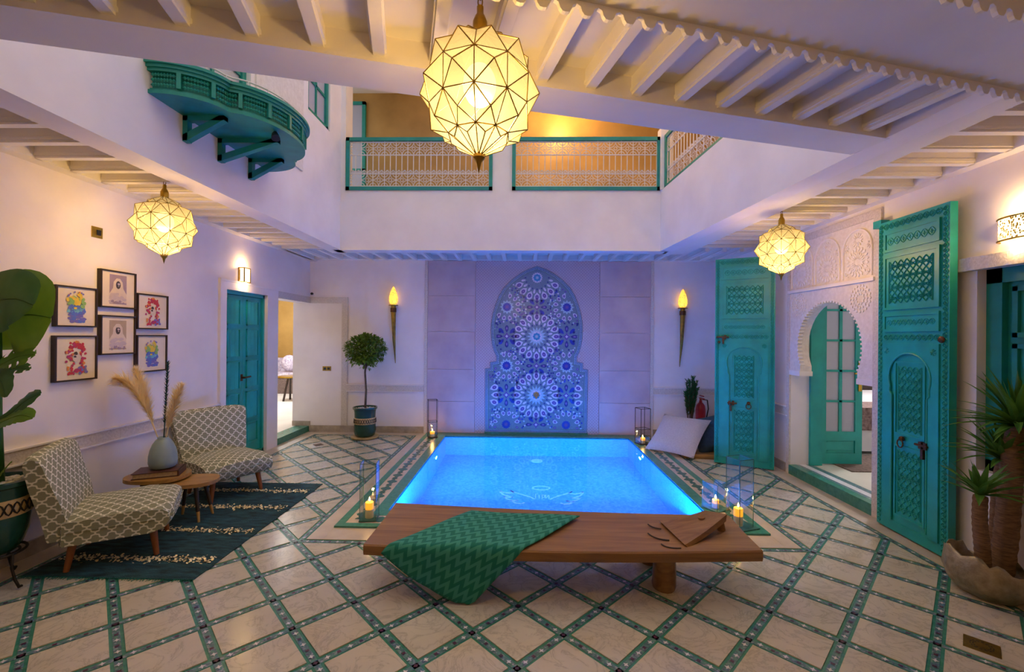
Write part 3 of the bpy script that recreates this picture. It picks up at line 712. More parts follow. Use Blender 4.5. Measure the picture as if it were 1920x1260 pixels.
for k in range(11):
    y = 1.35-k*.3
    if y > FY+.1: joist(cn, Vector((LX, y-.25, 0)), X_, 6.3) if y < .3 else None
# ------------------------------------------------------------------ upper storey
us = struct('wall_upper_left')
cutwall(MB(), 'x', -2.6, -2.400, 0.2, 5.95, ZB-.002, 6.2, [(3.02, 3.80, 3.2, 5.3), (4.83, 5.38, 4.015, 5.7)]).build('plaster_wall', 'plaster', us)
MB().box(-2.42, -2.385, 3.86, 4.70, 3.27, 5.4).build('carved_panel', 'stucco', us)
ub = struct('wall_upper_back')
MB().box(-2.5, 1.86, 5.714, 5.9, ZB-.002, 3.40).build('parapet', 'plaster', ub); MB().box(-.402, -.146, 5.72, 5.86, 3.40, 4.05).build('pier', 'plaster', ub)
MB().box(-3.5, 3.4, BY, BY+.2, 3.3, 5.4).build('ochre_wall', 'ochre', ub)
MB().box(-2.6, -2.34, 5.72, 5.95, 3.4, 5.4).build('corner_pier', 'plaster', ub)
MB().box(-3.5, 3.4, 5.72, BY+.2, 5.25, 5.45).build('upper_ceiling', 'ceil', ub); MB().box(-2.62, 2.0, 5.72, BY, 2.95, 3.15).build('gallery_floor', 'skirt', ub)
ur = struct('wall_upper_right')
MB().prism([(xr_edge(.2)-.005, .2), (xr_edge(5.75)-.005, 5.75), (xr_edge(5.75)+.16, 5.75), (xr_edge(.2)+.16, .2)], ZB-.002, 3.40).build('parapet', 'plaster', ur)
MB().box(3.2, 3.4, FY, BY, ZP, 5.4).build('ochre_wall', 'ochre', ur); MB().prism([(xr_edge(.2), .2), (3.4, .2), (3.4, BY), (xr_edge(BY), BY)], 5.25, 5.45).build('upper_ceiling', 'ceil', ur)
MB().box(1.76, 1.9, 5.66, 5.8, 3.4, 4.2).build('corner_pier', 'plaster', ur)
lamp('gallery_lamp', 'POINT', (0.55, 6.25, 4.75), 26, (1, .6, .22), .1); lamp('gallery_lamp', 'POINT', (2.55, 4.4, 4.6), 16, (1, .58, .2), .06)
# upper windows
def glazed(name, ax, p, a0, a1, z0, z1, bars, label=None):
    o = struct(name); f = MB(); t_ = .05
    bx = (lambda a, b, c, d, e=.05: f.box(p, p+e, a, b, c, d)) if ax == 'x' else (lambda a, b, c, d, e=.05: f.box(a, b, p, p+e, c, d))
    bx(a0, a0+t_, z0, z1); bx(a1-t_, a1, z0, z1); bx(a0, a1, z0, z0+t_); bx(a0, a1, z1-t_, z1)
    for a in bars[0]: bx(a-.014, a+.014, z0, z1, .035)
    for z in bars[1]: bx(a0, a1, z-.014, z+.014, .035)
    f.build('window_frame', 'teal2', o)
    As = [a0+t_]+list(bars[0])+[a1-t_]; Zs = [z0+t_]+list(bars[1])+[z1-t_]
    for i in range(len(As)-1):
        for j in range(len(Zs)-1):
            m_ = MB()
            if ax == 'x': m_.box(p+.015, p+.02, As[i], As[i+1], Zs[j], Zs[j+1])
            else: m_.box(As[i], As[i+1], p+.015, p+.02, Zs[j], Zs[j+1])
            m_.build('pane', 'frost', o)
    return o
glazed('window_1', 'x', -2.47, 4.83, 5.38, 4.015, 5.7, ([5.1], [4.42, 4.85, 5.3]))
glazed('window_2', 'x', -2.49, 3.02, 3.80, 3.2, 5.3, ([3.41], [3.75, 4.2, 4.65]))
glazed('window_3', 'y', BY-.05, -3.1, -2.44, 3.15, 5.1, ([-2.77], [3.6, 4.05, 4.5]))
# ------------------------------------------------------------------ balustrades
def balustrade(p, q, z0, z1, label):
    p, q = Vector((*p, 0)), Vector((*q, 0)); d = (q-p).normalized(); L = (q-p).length
    o = thing('balustrade', label, 'balustrade', tuple(p), math.atan2(d.y, d.x)); t_ = .045
    MB().box(0, L, -.025, .025, z1-t_, z1).build('top_rail', 'teal2', o); MB().box(0, L, -.025, .025, z0, z0+t_).build('bottom_rail', 'teal2', o)
    MB().box(0, t_, -.025, .025, z0, z1).build('post', 'teal2', o); MB().box(L-t_, L, -.025, .025, z0, z1).build('post', 'teal2', o)
    a0, a1, b0, b1 = t_, L-t_, z0+t_, z1-t_; H = b1-b0; zr = [b0+.012, b0+H*.29, b0+H*.40, b0+H*.70, b1-.012]
    for z in (zr[0], zr[1], zr[3], zr[4]): MB().box(a0, a1, -.006, .006, z-.006, z+.006).build('iron_bar', 'whiteiron', o)
    n = max(2, round((a1-a0)/.158)); w_ = (a1-a0)/n; sc = MB(); bars = None
    for k in range(n*2+1):
        x = a0+w_*k/2; lo, hi = (b0, b1) if k % 2 == 0 else (zr[1], zr[3])
        MB().box(x-.0045, x+.0045, -.005, .005, lo, hi).build('iron_bar', 'whiteiron', o)
    def arc(cx, cz, r, a_, b_, nn=5):
        pts = [(cx+r*math.cos(a_+(b_-a_)*i/nn), 0, cz+r*math.sin(a_+(b_-a_)*i/nn)) for i in range(nn+1)]
        for i in range(nn):
            e = Vector(pts[i+1])-Vector(pts[i]); nv = Vector((-e.z, 0, e.x)).normalized()*.0032; A_, B_ = Vector(pts[i]), Vector(pts[i+1])
            sc.add([A_+nv+Vector((0, -.004, 0)), A_-nv+Vector((0, -.004, 0)), B_-nv+Vector((0, -.004, 0)), B_+nv+Vector((0, -.004, 0))], [(0, 1, 2, 3)])
            sc.add([A_+nv+Vector((0, .004, 0)), A_-nv+Vector((0, .004, 0)), B_-nv+Vector((0, .004, 0)), B_+nv+Vector((0, .004, 0))], [(3, 2, 1, 0)])
    for k in range(n):
        x0, x1 = a0+w_*k, a0+w_*(k+1); xm = (x0+x1)/2
        for (lo, hi) in ((zr[0], zr[1]), (zr[3], zr[4])):
            r = min(w_, hi-lo)*.5; zm = (lo+hi)/2
            for (cx, cz, a_) in ((x0, lo, 0), (x1, lo, math.pi/2), (x1, hi, math.pi), (x0, hi, 1.5*math.pi)): arc(cx, cz, r*1.0, a_, a_+math.pi/2); arc(cx, cz, r*.55, a_, a_+math.pi/2, 4)
            arc(xm, zm, r*.28, 0, 2*math.pi, 8)
        for xx in (x0, xm): 
            c_x = xx+w_/4; arc(c_x, zr[1]+.0, w_/4*.95, 0, math.pi, 6); arc(c_x, zr[1]+.03, w_/8, 0, 2*math.pi, 6)
    sc.build('scrollwork', 'whiteiron', o, kind='stuff')
    return o
ZR0, ZR1 = 3.40, 4.09
balustrade((-2.325, 5.72), (-.402, 5.72), ZR0, ZR1, 'white iron balustrade in teal frame beside the upper glazed door')
balustrade((-.146, 5.72), (1.77, 5.72), ZR0, ZR1, 'white iron balustrade in teal frame ending at the parapet corner')
balustrade((xr_edge(5.66)+.04, 5.66), (xr_edge(1.0)+.04, 1.0), ZR0, ZR1, 'long white iron balustrade on the slanting side parapet')
# ------------------------------------------------------------------ curved balcony
def balc_plan(off=0.0, n=12):
    yc = 3.42; sm = []; big = []
    for k in range(n+1):
        a = math.radians(-90+k*(86/n)); sm.append((-2.405+(.365+off)*math.cos(a), 3.0+(.255+off)*math.sin(a)))
    for k in range(2*n+1):
        a = math.radians(-77+k*(154/(2*n))); big.append((-2.10+(.31+off)*math.cos(a), yc+(.438+off)*math.sin(a)))
    return sm+big+[(x, 2*yc-y) for x, y in reversed(sm)]
bal = thing('balcony', 'carved teal balcony with scalloped front on triangular brackets', 'balcony')
MB().prism(balc_plan(-.035), 3.07, 3.20).build('platform', 'teal2', bal)
MB().prism(balc_plan(.02), 3.195, 3.215).prism(balc_plan(.008), 3.175, 3.195).prism(balc_plan(.035), 3.215, 3.235).build('cornice', 'teal2', bal)
MB().prism(balc_plan(.0), 3.035, 3.06).prism(balc_plan(-.015), 3.06, 3.075).build('lower_moulding', 'teal2', bal)
pts = balc_plan(-.012)
cum = [0]
for a, b in zip(pts[:-1], pts[1:]): cum.append(cum[-1]+math.hypot(b[0]-a[0], b[1]-a[1]))
def along(s_):
    for i in range(len(pts)-1):
        if cum[i+1] >= s_:
            t_ = (s_-cum[i])/max(1e-6, cum[i+1]-cum[i]); p = Vector(pts[i]).lerp(Vector(pts[i+1]), t_); d = (Vector(pts[i+1])-Vector(pts[i])).normalized(); return p, d
    return Vector(pts[-1]), Vector((0, 1))
cv = MB()
n = 11; L = cum[-1]
for k in range(1, n):
    p, d = along(L*k/n); nn = Vector((d.y, -d.x)); m_ = MB()
    a, b = p-d*.012, p+d*.012; a2, b2 = a+nn*.022, b+nn*.022
    m_.prism([tuple(a), tuple(b), tuple(b2), tuple(a2)], 3.075, 3.175); m_.build('panel_stile', 'teal2', bal)
for k in range(n):
    for i in range(8):
        s0 = L*(k+.12+.76*(i+.5)/8)/n
        for j in range(3):
            p, d = along(s0); nn = Vector((d.y, -d.x)); z = 3.092+j*.033; r = .014
            c = p+nn*.006; vs = [(c.x+d.x*r*math.cos(t_)*(1.0), c.y+d.y*r*math.cos(t_), z+r*math.sin(t_)) for t_ in (0, math.pi/2, math.pi, 1.5*math.pi)]+[(c.x+nn.x*.009, c.y+nn.y*.009, z)]
            cv.add(vs, [(0, 1, 4), (1, 2, 4), (2, 3, 4), (3, 0, 4)])
cv.build('carving', 'teal2', bal, kind='stuff')
for yb, reach in ((3.055, .30), (3.41, .48), (3.795, .30)):
    bk = MB(); w_ = .022
    bk.box(-2.405, -2.365, yb-w_, yb+w_, 2.855, 3.04).box(-2.405, -2.405+reach, yb-w_, yb+w_, 3.0, 3.04)
    bk.prism([(-2.402, 2.86), (-2.365, 2.86), (-2.405+reach, 3.005), (-2.405+reach, 3.04), (-2.43+reach, 3.04), (-2.402, 2.90)], yb-w_, yb+w_, 'y')
    bk.build('bracket', 'teal2', bal)
rl = MB(); pp = [(x, y, 3.29) for x, y in balc_plan(-.03)]; rl.tube(pp, .006, 6); rl.build('hand_rail', 'whiteiron', bal)
for k in range(0, 15):
    p, d = along(L*(k+.5)/15); MB().tube([(p.x-.01, p.y, 3.2), (p.x-.01, p.y, 3.29)], .004, 5).build('baluster', 'whiteiron', bal)
sl = MB(); sl.tube([(-1.88, 3.28, 3.033), (-1.88, 3.28, 3.01), (-1.865, 3.26, 2.975)], [.012, .026, .03], 12); tag(sl.build('spot_lamp', 'black', None, 40), 'small black spotlight under the teal balcony', 'spotlight')
# ------------------------------------------------------------------ side door in the left wall
def panel_door(o, parent_mat, L, H, th, panels, T):
    """leaf in local x (0..L), y thickness (front at y=0 facing -y), z"""
    m_ = MB(); m_.T = T; m_.box(0, L, 0, th, 0, H); lf = m_.build('door_leaf', parent_mat, o)
    for (x0, x1, z0, z1, flutes) in panels:
        q = MB(); q.T = T; e = .014
        q.box(x0, x1, -.016, 0, z0, z0+e).box(x0, x1, -.016, 0, z1-e, z1).box(x0, x0+e, -.016, 0, z0, z1).box(x1-e, x1, -.016, 0, z0, z1)
        if flutes:
            w_ = (x1-x0-2*e)/flutes
            for k in range(flutes): q.prism([(x0+e+w_*k+.006, 0), (x0+e+w_*k+w_*.5, -.024), (x0+e+w_*(k+1)-.006, 0)], z0+e, z1-e)
        else: q.box(x0+.035, x1-.035, -.006, 0, z0+.035, z1-.035)
        q.build('door_panel', parent_mat, o)
    return lf
d1 = struct('door_1')
MB().box(LX-.12, LX-.02, 4.80, 4.83, 0, 2.0).box(LX-.12, LX-.02, 5.555, 5.585, 0, 2.0).box(LX-.12, LX-.02, 4.80, 5.585, 1.96, 2.0).build('door_frame', 'teal', d1)
for y0 in (4.832, 5.194):
    T = Matrix.Translation((LX-.05, y0, 0.045)) @ Matrix.Rotation(math.pi/2, 4, 'Z'); L = .359
    zz = [.10, .40, .78, 1.16, 1.54, 1.89]
    panel_door(d1, 'teal', L, 1.91, .04, [(.06, L-.06, zz[i]+.02, zz[i+1]-.02, 0 if i == 0 else 3) for i in range(5)], T)
hd = MB(); hd.tube([(LX-.05, 5.17, .98), (LX+.0, 5.17, .98)], .012, 8).tube([(LX-.0, 5.165, .98), (LX+.002, 5.27, .985)], .010, 8); hd.box(LX-.05, LX-.042, 5.15, 5.19, .94, 1.02); hd.build('door_handle', 'bronze', d1)
MB().box(LX-.2, LX-.02, 4.80, 5.585, 0.0, .042).build('door_sill', 'teal2', d1)
MB().box(LX-.2, LX-.13, 4.79, 5.60, 0, 2.05).build('door_back', 'darkwood', d1)
# passage step, side room
def plane(name, mat, *b_): return tag(MB().box(*b_).build(name, mat), None, None, None, 'structure')
plane('floor_side_room', 'beigefloor', -7.5, LX-.19, 5.0, 11.6, -.05, .085); plane('wall_side_room_back', 'ochre', -7.5, -2.5, 11.4, 11.6, 0, 2.8); plane('wall_side_room_left', 'ochre', -7.6, -7.4, 5, 11.4, 0, 2.8)
plane('wall_side_room_front', 'plaster', -7.4, -3.5, 4.9, 5.0, 0, 2.8); plane('ceiling_side_room', 'ceil', -7.5, -2.5, 4.9, 11.6, 2.8, 3.0); plane('wall_side_room_right', 'plaster', -3.0, -2.8, BY+.2, 11.4, 0, 2.8); plane('baseboard_side_room', 'skirt', -3.56, -3.28, BY-.012, BY, .085, .16)
st = struct('floor_step'); 
for k in range(5): MB().box(LX-.2, LX+.005, 5.832+k*.1836, 5.832+(k+1)*.1836-.002, 0, .088).build('riser_tile', 'greenglaze', st)
lamp('side_room_lamp', 'POINT', (-5.2, 8.6, 2.4), 150, (.86, .92, 1.0), .3)
so = thing('sofa', 'pale floral sofa seen through the passage opening', 'sofa', (-5.55, 10.75, .085))
MB().box(-1.0, 1.0, -.4, .4, 0, .38).build('seat_base', 'rugbrown', so); MB().box(-1.0, 1.0, .2, .42, .3, .82).build('backrest', 'sofafab', so); MB().box(-.98, .98, -.42, .25, .38, .5).build('seat_cushion', 'sofafab', so)
for k in range(3): 
    cc = MB(); cc.ball((0, 0, 0), .2, 12, 8, (1, .4, 1)); tag(cc.build('sofa_cushion', 'sofafab' if k else 'pinkshade', None, True, loc=(-6.15+k*.5, 10.55, .085+.72)), ['coral cushion on the far sofa', 'middle patterned cushion on the far sofa beside the coral one', 'patterned cushion on the far sofa furthest from the coral one'][k], 'cushion')
tb = thing('side_table', 'small dark side table with slim legs in the side room', 'table', (-4.95, 9.3, .085))
MB().lathe([(.25, .5), (.25, .53), (0, .53)], 20).build('tabletop', 'gold', tb)
for k in range(3): a = k*2.1; MB().tube([(.05*math.cos(a), .05*math.sin(a), .5), (.16*math.cos(a), .16*math.sin(a), 0)], .022, 8).build('leg', 'darkwood', tb)
# ------------------------------------------------------------------ carved plaster portal on the right wall
PX0 = RX
po = struct('wall_portal', (0, 0, 0), 'carved white plaster portal with horseshoe arch')
yc = (DY0+DY1)/2; z_imp, z_spr, Ra = 1.14, 1.42, .455
arch = []
for k in range(25):
    a = math.radians(-28+k*(236/24)); arch.append((yc+Ra*math.cos(a), z_spr+Ra*math.sin(a)))
arch = [(DY1, z_imp), (yc+Ra*.84, z_imp)][::-1][:0]+arch        # from near side (low angle, +y) over to -y
yL = arch[0][0]; zL = arch[0][1]
rt = [(DY1, 2.0), (DY1, z_imp), (yL, z_imp), (yL, zL)]+arch[1:-1]+[(arch[-1][0], arch[-1][1]), (arch[-1][0], z_imp), (DY0, z_imp), (DY0, 2.0)]
half = len(rt)//2
topm = (yc, 2.0)
arcmid = rt[4+len(arch[1:-1])//2]
s1 = rt[:4+len(arch[1:-1])//2+1]+[topm]; s2_ = [topm]+rt[4+len(arch[1:-1])//2:]
MB().prism(s1, RX-.012, RX+.11, 'x').prism(s2_, RX-.012, RX+.11, 'x').build('arch_infill', 'stucco', po)
teeth = MB()
for k in range(46):
    a = math.radians(-26+k*(232/45)); y, z = yc+(Ra-.008)*math.cos(a), z_spr+(Ra-.008)*math.sin(a); teeth.tube([(RX-.014, y, z), (RX+.03, y, z)], .011, 6)
teeth.build('toothed_edging', 'plaster', po)
for s_ in (1, -1):
    y0 = yc+s_*(DY1-yc); b = MB(); yi = yc+s_*.40
    b.box(RX-.02, RX+.12, min(y0, yi), max(y0, yi), 1.10, 1.15); b.build('impost', 'plaster', po)
MB().box(RX-.035, RX, DY0-.02, DY1+.02, 2.0, 2.03).build('ledge', 'plaster', po)
MB().box(RX-.02, RX, DY0-.08, DY0, 0, 2.6).box(RX-.02, RX, DY1, DY1+.05, 0, 2.6).box(RX-.02, RX, DY0, DY1, 2.53, 2.6).build('portal_border', 'carveband', po)
MB().box(RX-.006, RX, DY0, DY1, 2.03, 2.53).build('carved_field', 'stucco', po)
w3 = (DY1-DY0)/3
for k in range(3):
    y0 = DY0+w3*k; ym = y0+w3/2; fr = MB(); rr = w3*.44
    apts = [(ym-rr, 2.05), (ym-rr, 2.30)]+[(ym-rr*math.cos(math.pi*i/12), 2.30+rr*1.05*math.sin(math.pi*i/12)) for i in range(1, 12)]+[(ym+rr, 2.30), (ym+rr, 2.05)]
    fr.tube([(RX-.012, a, b) for a, b in apts], .008, 6); fr.build('arch_moulding', 'plaster', po)
    pt = MB()
    def rp(cy, cz, r0, r1, wd, a):
        e = Vector((math.cos(a), math.sin(a))); nn = Vector((-e.y, e.x)); c = Vector((cy, cz))
        q = [c+e*r0, c+e*(r0*.4+r1*.6)+nn*wd, c+e*r1, c+e*(r0*.4+r1*.6)-nn*wd]
        if any(abs(p.x-ym) > rr*.95 or p.y < 2.045 or p.y > 2.05+.25+rr for p in q): return
        pt.prism([tuple(p) for p in q], RX-.013, RX-.004, 'x')
    for i in range(20): rp(ym, 2.19, .03, .085, .009, i*math.pi/10)
    for i in range(20): rp(ym, 2.19, .092, .135, .012, (i+.5)*math.pi/10)
    for i in range(14): rp(ym, 2.385, .02, .065, .008, i*math.pi/7)
    for (cy, cz) in ((ym-.14, 2.33), (ym+.14, 2.33), (ym-.14, 2.07), (ym+.14, 2.07)):
        for i in range(8): rp(cy, cz, .01, .04, .007, i*math.pi/4)
    pt.build('rosette_relief', 'plaster', po)
for s_ in (1, -1):
    pt = MB(); cy, cz = yc+s_*.43, 1.86
    for r_, nn_ in ((.045, 10), (.08, 16), (.115, 20)):
        for i in range(nn_):
            a = 2*math.pi*i/nn_; y, z = cy+r_*math.cos(a), cz+r_*math.sin(a)
            if z < 1.98 and abs(y-yc) < .56 and math.hypot(y-yc, z-z_spr) > Ra+.03: pt.prism([(y+.013*math.cos(a+t_), z+.013*math.sin(a+t_)) for t_ in (0, 1.57, 3.14, 4.71)], RX-.019, RX-.01, 'x')
    pt.build('rosette_relief', 'plaster', po)
# threshold step
sp2 = struct('floor_threshold')
ny = 8
for k in range(ny):
    a, b = DY0+(DY1-DY0)*k/ny+.001, DY0+(DY1-DY0)*(k+1)/ny-.001
    MB().box(RX-.02, RX+.06, a, b, 0, .10).build('riser_tile', 'greenglaze', sp2)
MB().box(RX+.06, RX+.10, DY0, DY1, 0, .099).build('mosaic_band', 'mosaic', sp2); MB().box(RX+.10, RX+.17, DY0, DY1, 0, .10).build('marble_band', 'star', sp2); MB().box(RX+.17, RX+.24, DY0, DY1, 0, .099).build('mosaic_band', 'mosaic', sp2)
# bedroom beyond
plane('floor_bedroom', 'beigefloor', RX+.22, 7.2, 3.1, 8.2, -.1, .095); plane('wall_bedroom_right', 'plaster', 7.2, 7.4, 3.0, 8.4, 0, 2.8); plane('wall_bedroom_back', 'plaster', 3.2, 7.2, 8.2, 8.4, 0, 2.8); plane('wall_bedroom_front', 'plaster', 3.23, 7.2, 2.98, 3.1, 0, 2.8); plane('ceiling_bedroom', 'ceil', 3.2, 7.4, 3.0, 8.4, 2.8, 3.0)
lamp('bedroom_lamp', 'POINT', (4.9, 5.6, 2.45), 60, (.95, .95, 1.0), .15)
bd = thing('bed', 'white double bed seen through the arched doorway', 'bed', (4.9, 6.5, .095))
MB().box(-.95, .95, -1.05, 1.05, .04, .42).build('bed_base', 'linen', bd); MB().box(-.97, .97, -1.07, 1.07, .40, .56).build('mattress', 'linen', bd); MB().box(-.98, .98, -1.08, -.55, .30, .575).build('bed_runner', 'pattern', bd); MB().box(-.95, 1.0, .95, 1.05, .0, 1.2).build('headboard', 'darkwood', bd)
def pillow(name, c, sx, sy, sz, rot, mat, label, cat='cushion', n=10):
    m_ = MB(); vs = []; 
    for s_ in (1, -1):
        for i in range(n+1):
            for j in range(n+1):
                u, v = -1+2*i/n, -1+2*j/n; th = (max(0, (1-u**4)*(1-v**4)))**.5; pin = 1-.08*(1-abs(u*v))
                vs.append((u*sx*(1-.07*(1-v*v)), v*sy*(1-.07*(1-u*u)), s_*sz*th))
    N_ = (n+1)**2; fs = []
    for i in range(n):
        for j in range(n):
            a = i*(n+1)+j; fs.append((a, a+n+1, a+n+2, a+1)); fs.append((N_+a, N_+a+1, N_+a+n+2, N_+a+n+1))
    m_.T = rot.to_4x4(); m_.add(vs, fs); o = m_.build(name, mat, None, True, loc=c); return tag(o, label, cat)
pillow('bed_pillow', (4.55, 6.95, .90), .33, .24, .09, Matrix.Rotation(math.radians(70), 3, 'X'), 'linen', 'white pillow propped on the bed in the bedroom', 'pillow')
pillow('bed_cushion', (4.52, 6.55, .90), .24, .24, .08, Matrix.Rotation(math.radians(65), 3, 'X'), 'pattern', 'brown patterned cushion on the white bed', 'cushion')
MB_ = MB().box(3.5, 5.6, 4.72, 5.40, .096, .106); tag(MB_.build('bedside_rug', 'rugbrown'), 'brown patterned rug on the bedroom floor beside the bed', 'rug')
# glazed teal doors inside the portal
d4 = struct('door_4')
MB().box(RX+.2, RX+.33, DY1-.03, DY1+.10, .10, 2.35).box(RX+.2, RX+.30, DY0-.1, DY0+.03, .10, 2.35).box(RX+.2, RX+.3, DY0, DY1, 2.25, 2.35).build('door_frame', 'teal', d4)
def glazed_leaf(o, T, L, H):
    f = MB(); f.T = T; t_ = .075; zb = .36
    f.box(0, t_, 0, .04, 0, H).box(L-t_, L, 0, .04, 0, H).box(t_, L-t_, 0, .04, 0, .12).box(t_, L-t_, 0, .04, zb-.1, zb).box(t_, L-t_, 0, .04, H-.08, H).box(t_, L-t_, .012, .028, .12, zb-.1)
    f.box(L/2-.016, L/2+.016, .004, .036, zb, H-.08); n = 5; hz = (H-.08-zb)/n
    for k in range(1, n): f.box(t_, L-t_, .004, .036, zb+hz*k-.012, zb+hz*k+.012)
    f.box(t_+.02, L-t_-.02, .006, .034, .14, .15).box(t_+.02, L-t_-.02, .006, .034, zb-.12, zb-.11)
    f.build('door_leaf', 'teal', o)
    for k in range(n):
        for (a, b) in ((t_, L/2-.016), (L/2+.016, L-t_)):
            m_ = MB(); m_.T = T; m_.box(a, b, .017, .023, zb+hz*k+(.012 if k else 0), zb+hz*(k+1)-.012); m_.build('pane', 'frost', o)
T = Matrix.Translation((RX+.335, DY1+.03, .105)); glazed_leaf(d4, T, .47, 2.14)
hd = MB(); hd.box(3.755, 3.79, 4.975, 4.985, .92, 1.26).tube([(3.772, 4.98, 1.12), (3.772, 4.94, 1.12), (3.68, 4.935, 1.12)], .009, 8); hd.tube([(3.772, 5.03, 1.12), (3.772, 5.07, 1.12), (3.87, 5.07, 1.12)], .009, 8); hd.build('door_handle', 'gold', d4)
T = Matrix.Translation((RX+.335, DY0-.05, .105)); glazed_leaf(d4, T, .47, 2.14)
# ------------------------------------------------------------------ carved riad door leaves
def ribbon(mb, pts, wd, y0, y1):
    for a, b in zip(pts[:-1], pts[1:]):
        a, b = Vector(a), Vector(b); d = b-a
        if d.length < 1e-6: continue
        nn = Vector((-d.y, d.x)).normalized()*wd
        mb.add([(a.x+nn.x, y0, a.y+nn.y), (a.x, y1, a.y), (a.x-nn.x, y0, a.y-nn.y), (b.x+nn.x, y0, b.y+nn.y), (b.x, y1, b.y), (b.x-nn.x, y0, b.y-nn.y)], [(0, 1, 4, 3), (1, 2, 5, 4)])
def arabesque(mb, x0, x1, z0, z1, cell, y0=-.002, dep=.006):
    nx = max(1, round((x1-x0)/cell)); nz = max(1, round((z1-z0)/(cell*1.5))); cx, cz = (x1-x0)/nx, (z1-z0)/nz; y1 = y0-dep
    for k in range(nx+1):
        for ph in (1, -1):
            pts = []
            N_ = nz*10
            for i in range(N_+1):
                z = z0+(z1-z0)*i/N_; x = x0+cx*k+ph*cx*.5*math.sin(2*math.pi*(i/10)*.5); pts.append((min(x1, max(x0, x)), z))
            ribbon(mb, pts, .0035, y0, y1)
    for k in range(nx):
        for j in range(nz):
            c = (x0+cx*(k+.5), z0+cz*(j+.5))
            for q in range(6):
                a = q*math.pi/3+.3; r = min(cx, cz)*.32
                ribbon(mb, [(c[0], c[1]), (c[0]+r*.6*math.cos(a), c[1]+r*.8*math.sin(a)), (c[0]+r*math.cos(a+.45), c[1]+r*1.2*math.sin(a+.45))], .004, y0, y1)
            for e in (0, 1):
                cc = (x0+cx*(k+e), z0+cz*(j+.5+(0 if e else .5)))
                for q in range(4):
                    a = q*math.pi/2+.78; r = min(cx, cz)*.2; p2 = (cc[0]+r*math.cos(a), cc[1]+r*math.sin(a))
                    if x0 <= p2[0] <= x1 and z0 <= p2[1] <= z1 and x0 <= cc[0] <= x1 and z0 <= cc[1] <= z1: ribbon(mb, [cc, p2], .004, y0, y1)
def frieze(mb, x0, x1, z0, z1, vertical=False, y0=-.002, dep=.005):
    L = (z1-z0) if vertical else (x1-x0); W2 = (x1-x0) if vertical else (z1-z0); n = max(2, round(L/(W2*.8)))
    for ph in (0, math.pi):
        pts = []
        for i in range(n*8+1):
            s_ = L*i/(n*8); o_ = W2/2+W2*.36*math.sin(2*math.pi*i/16+ph); pts.append((x0+o_, z0+s_) if vertical else (x0+s_, z0+o_))
        ribbon(mb, pts, .003, y0, y0-dep)
    for k in range(n):
        s_ = L*(k+.5)/n; c = (x0+W2/2, z0+s_) if vertical else (x0+s_, z0+W2/2)
        for q in range(4): a = q*math.pi/2; ribbon(mb, [c, (c[0]+W2*.2*math.cos(a), c[1]+W2*.2*math.sin(a))], .003, y0, y0-dep)
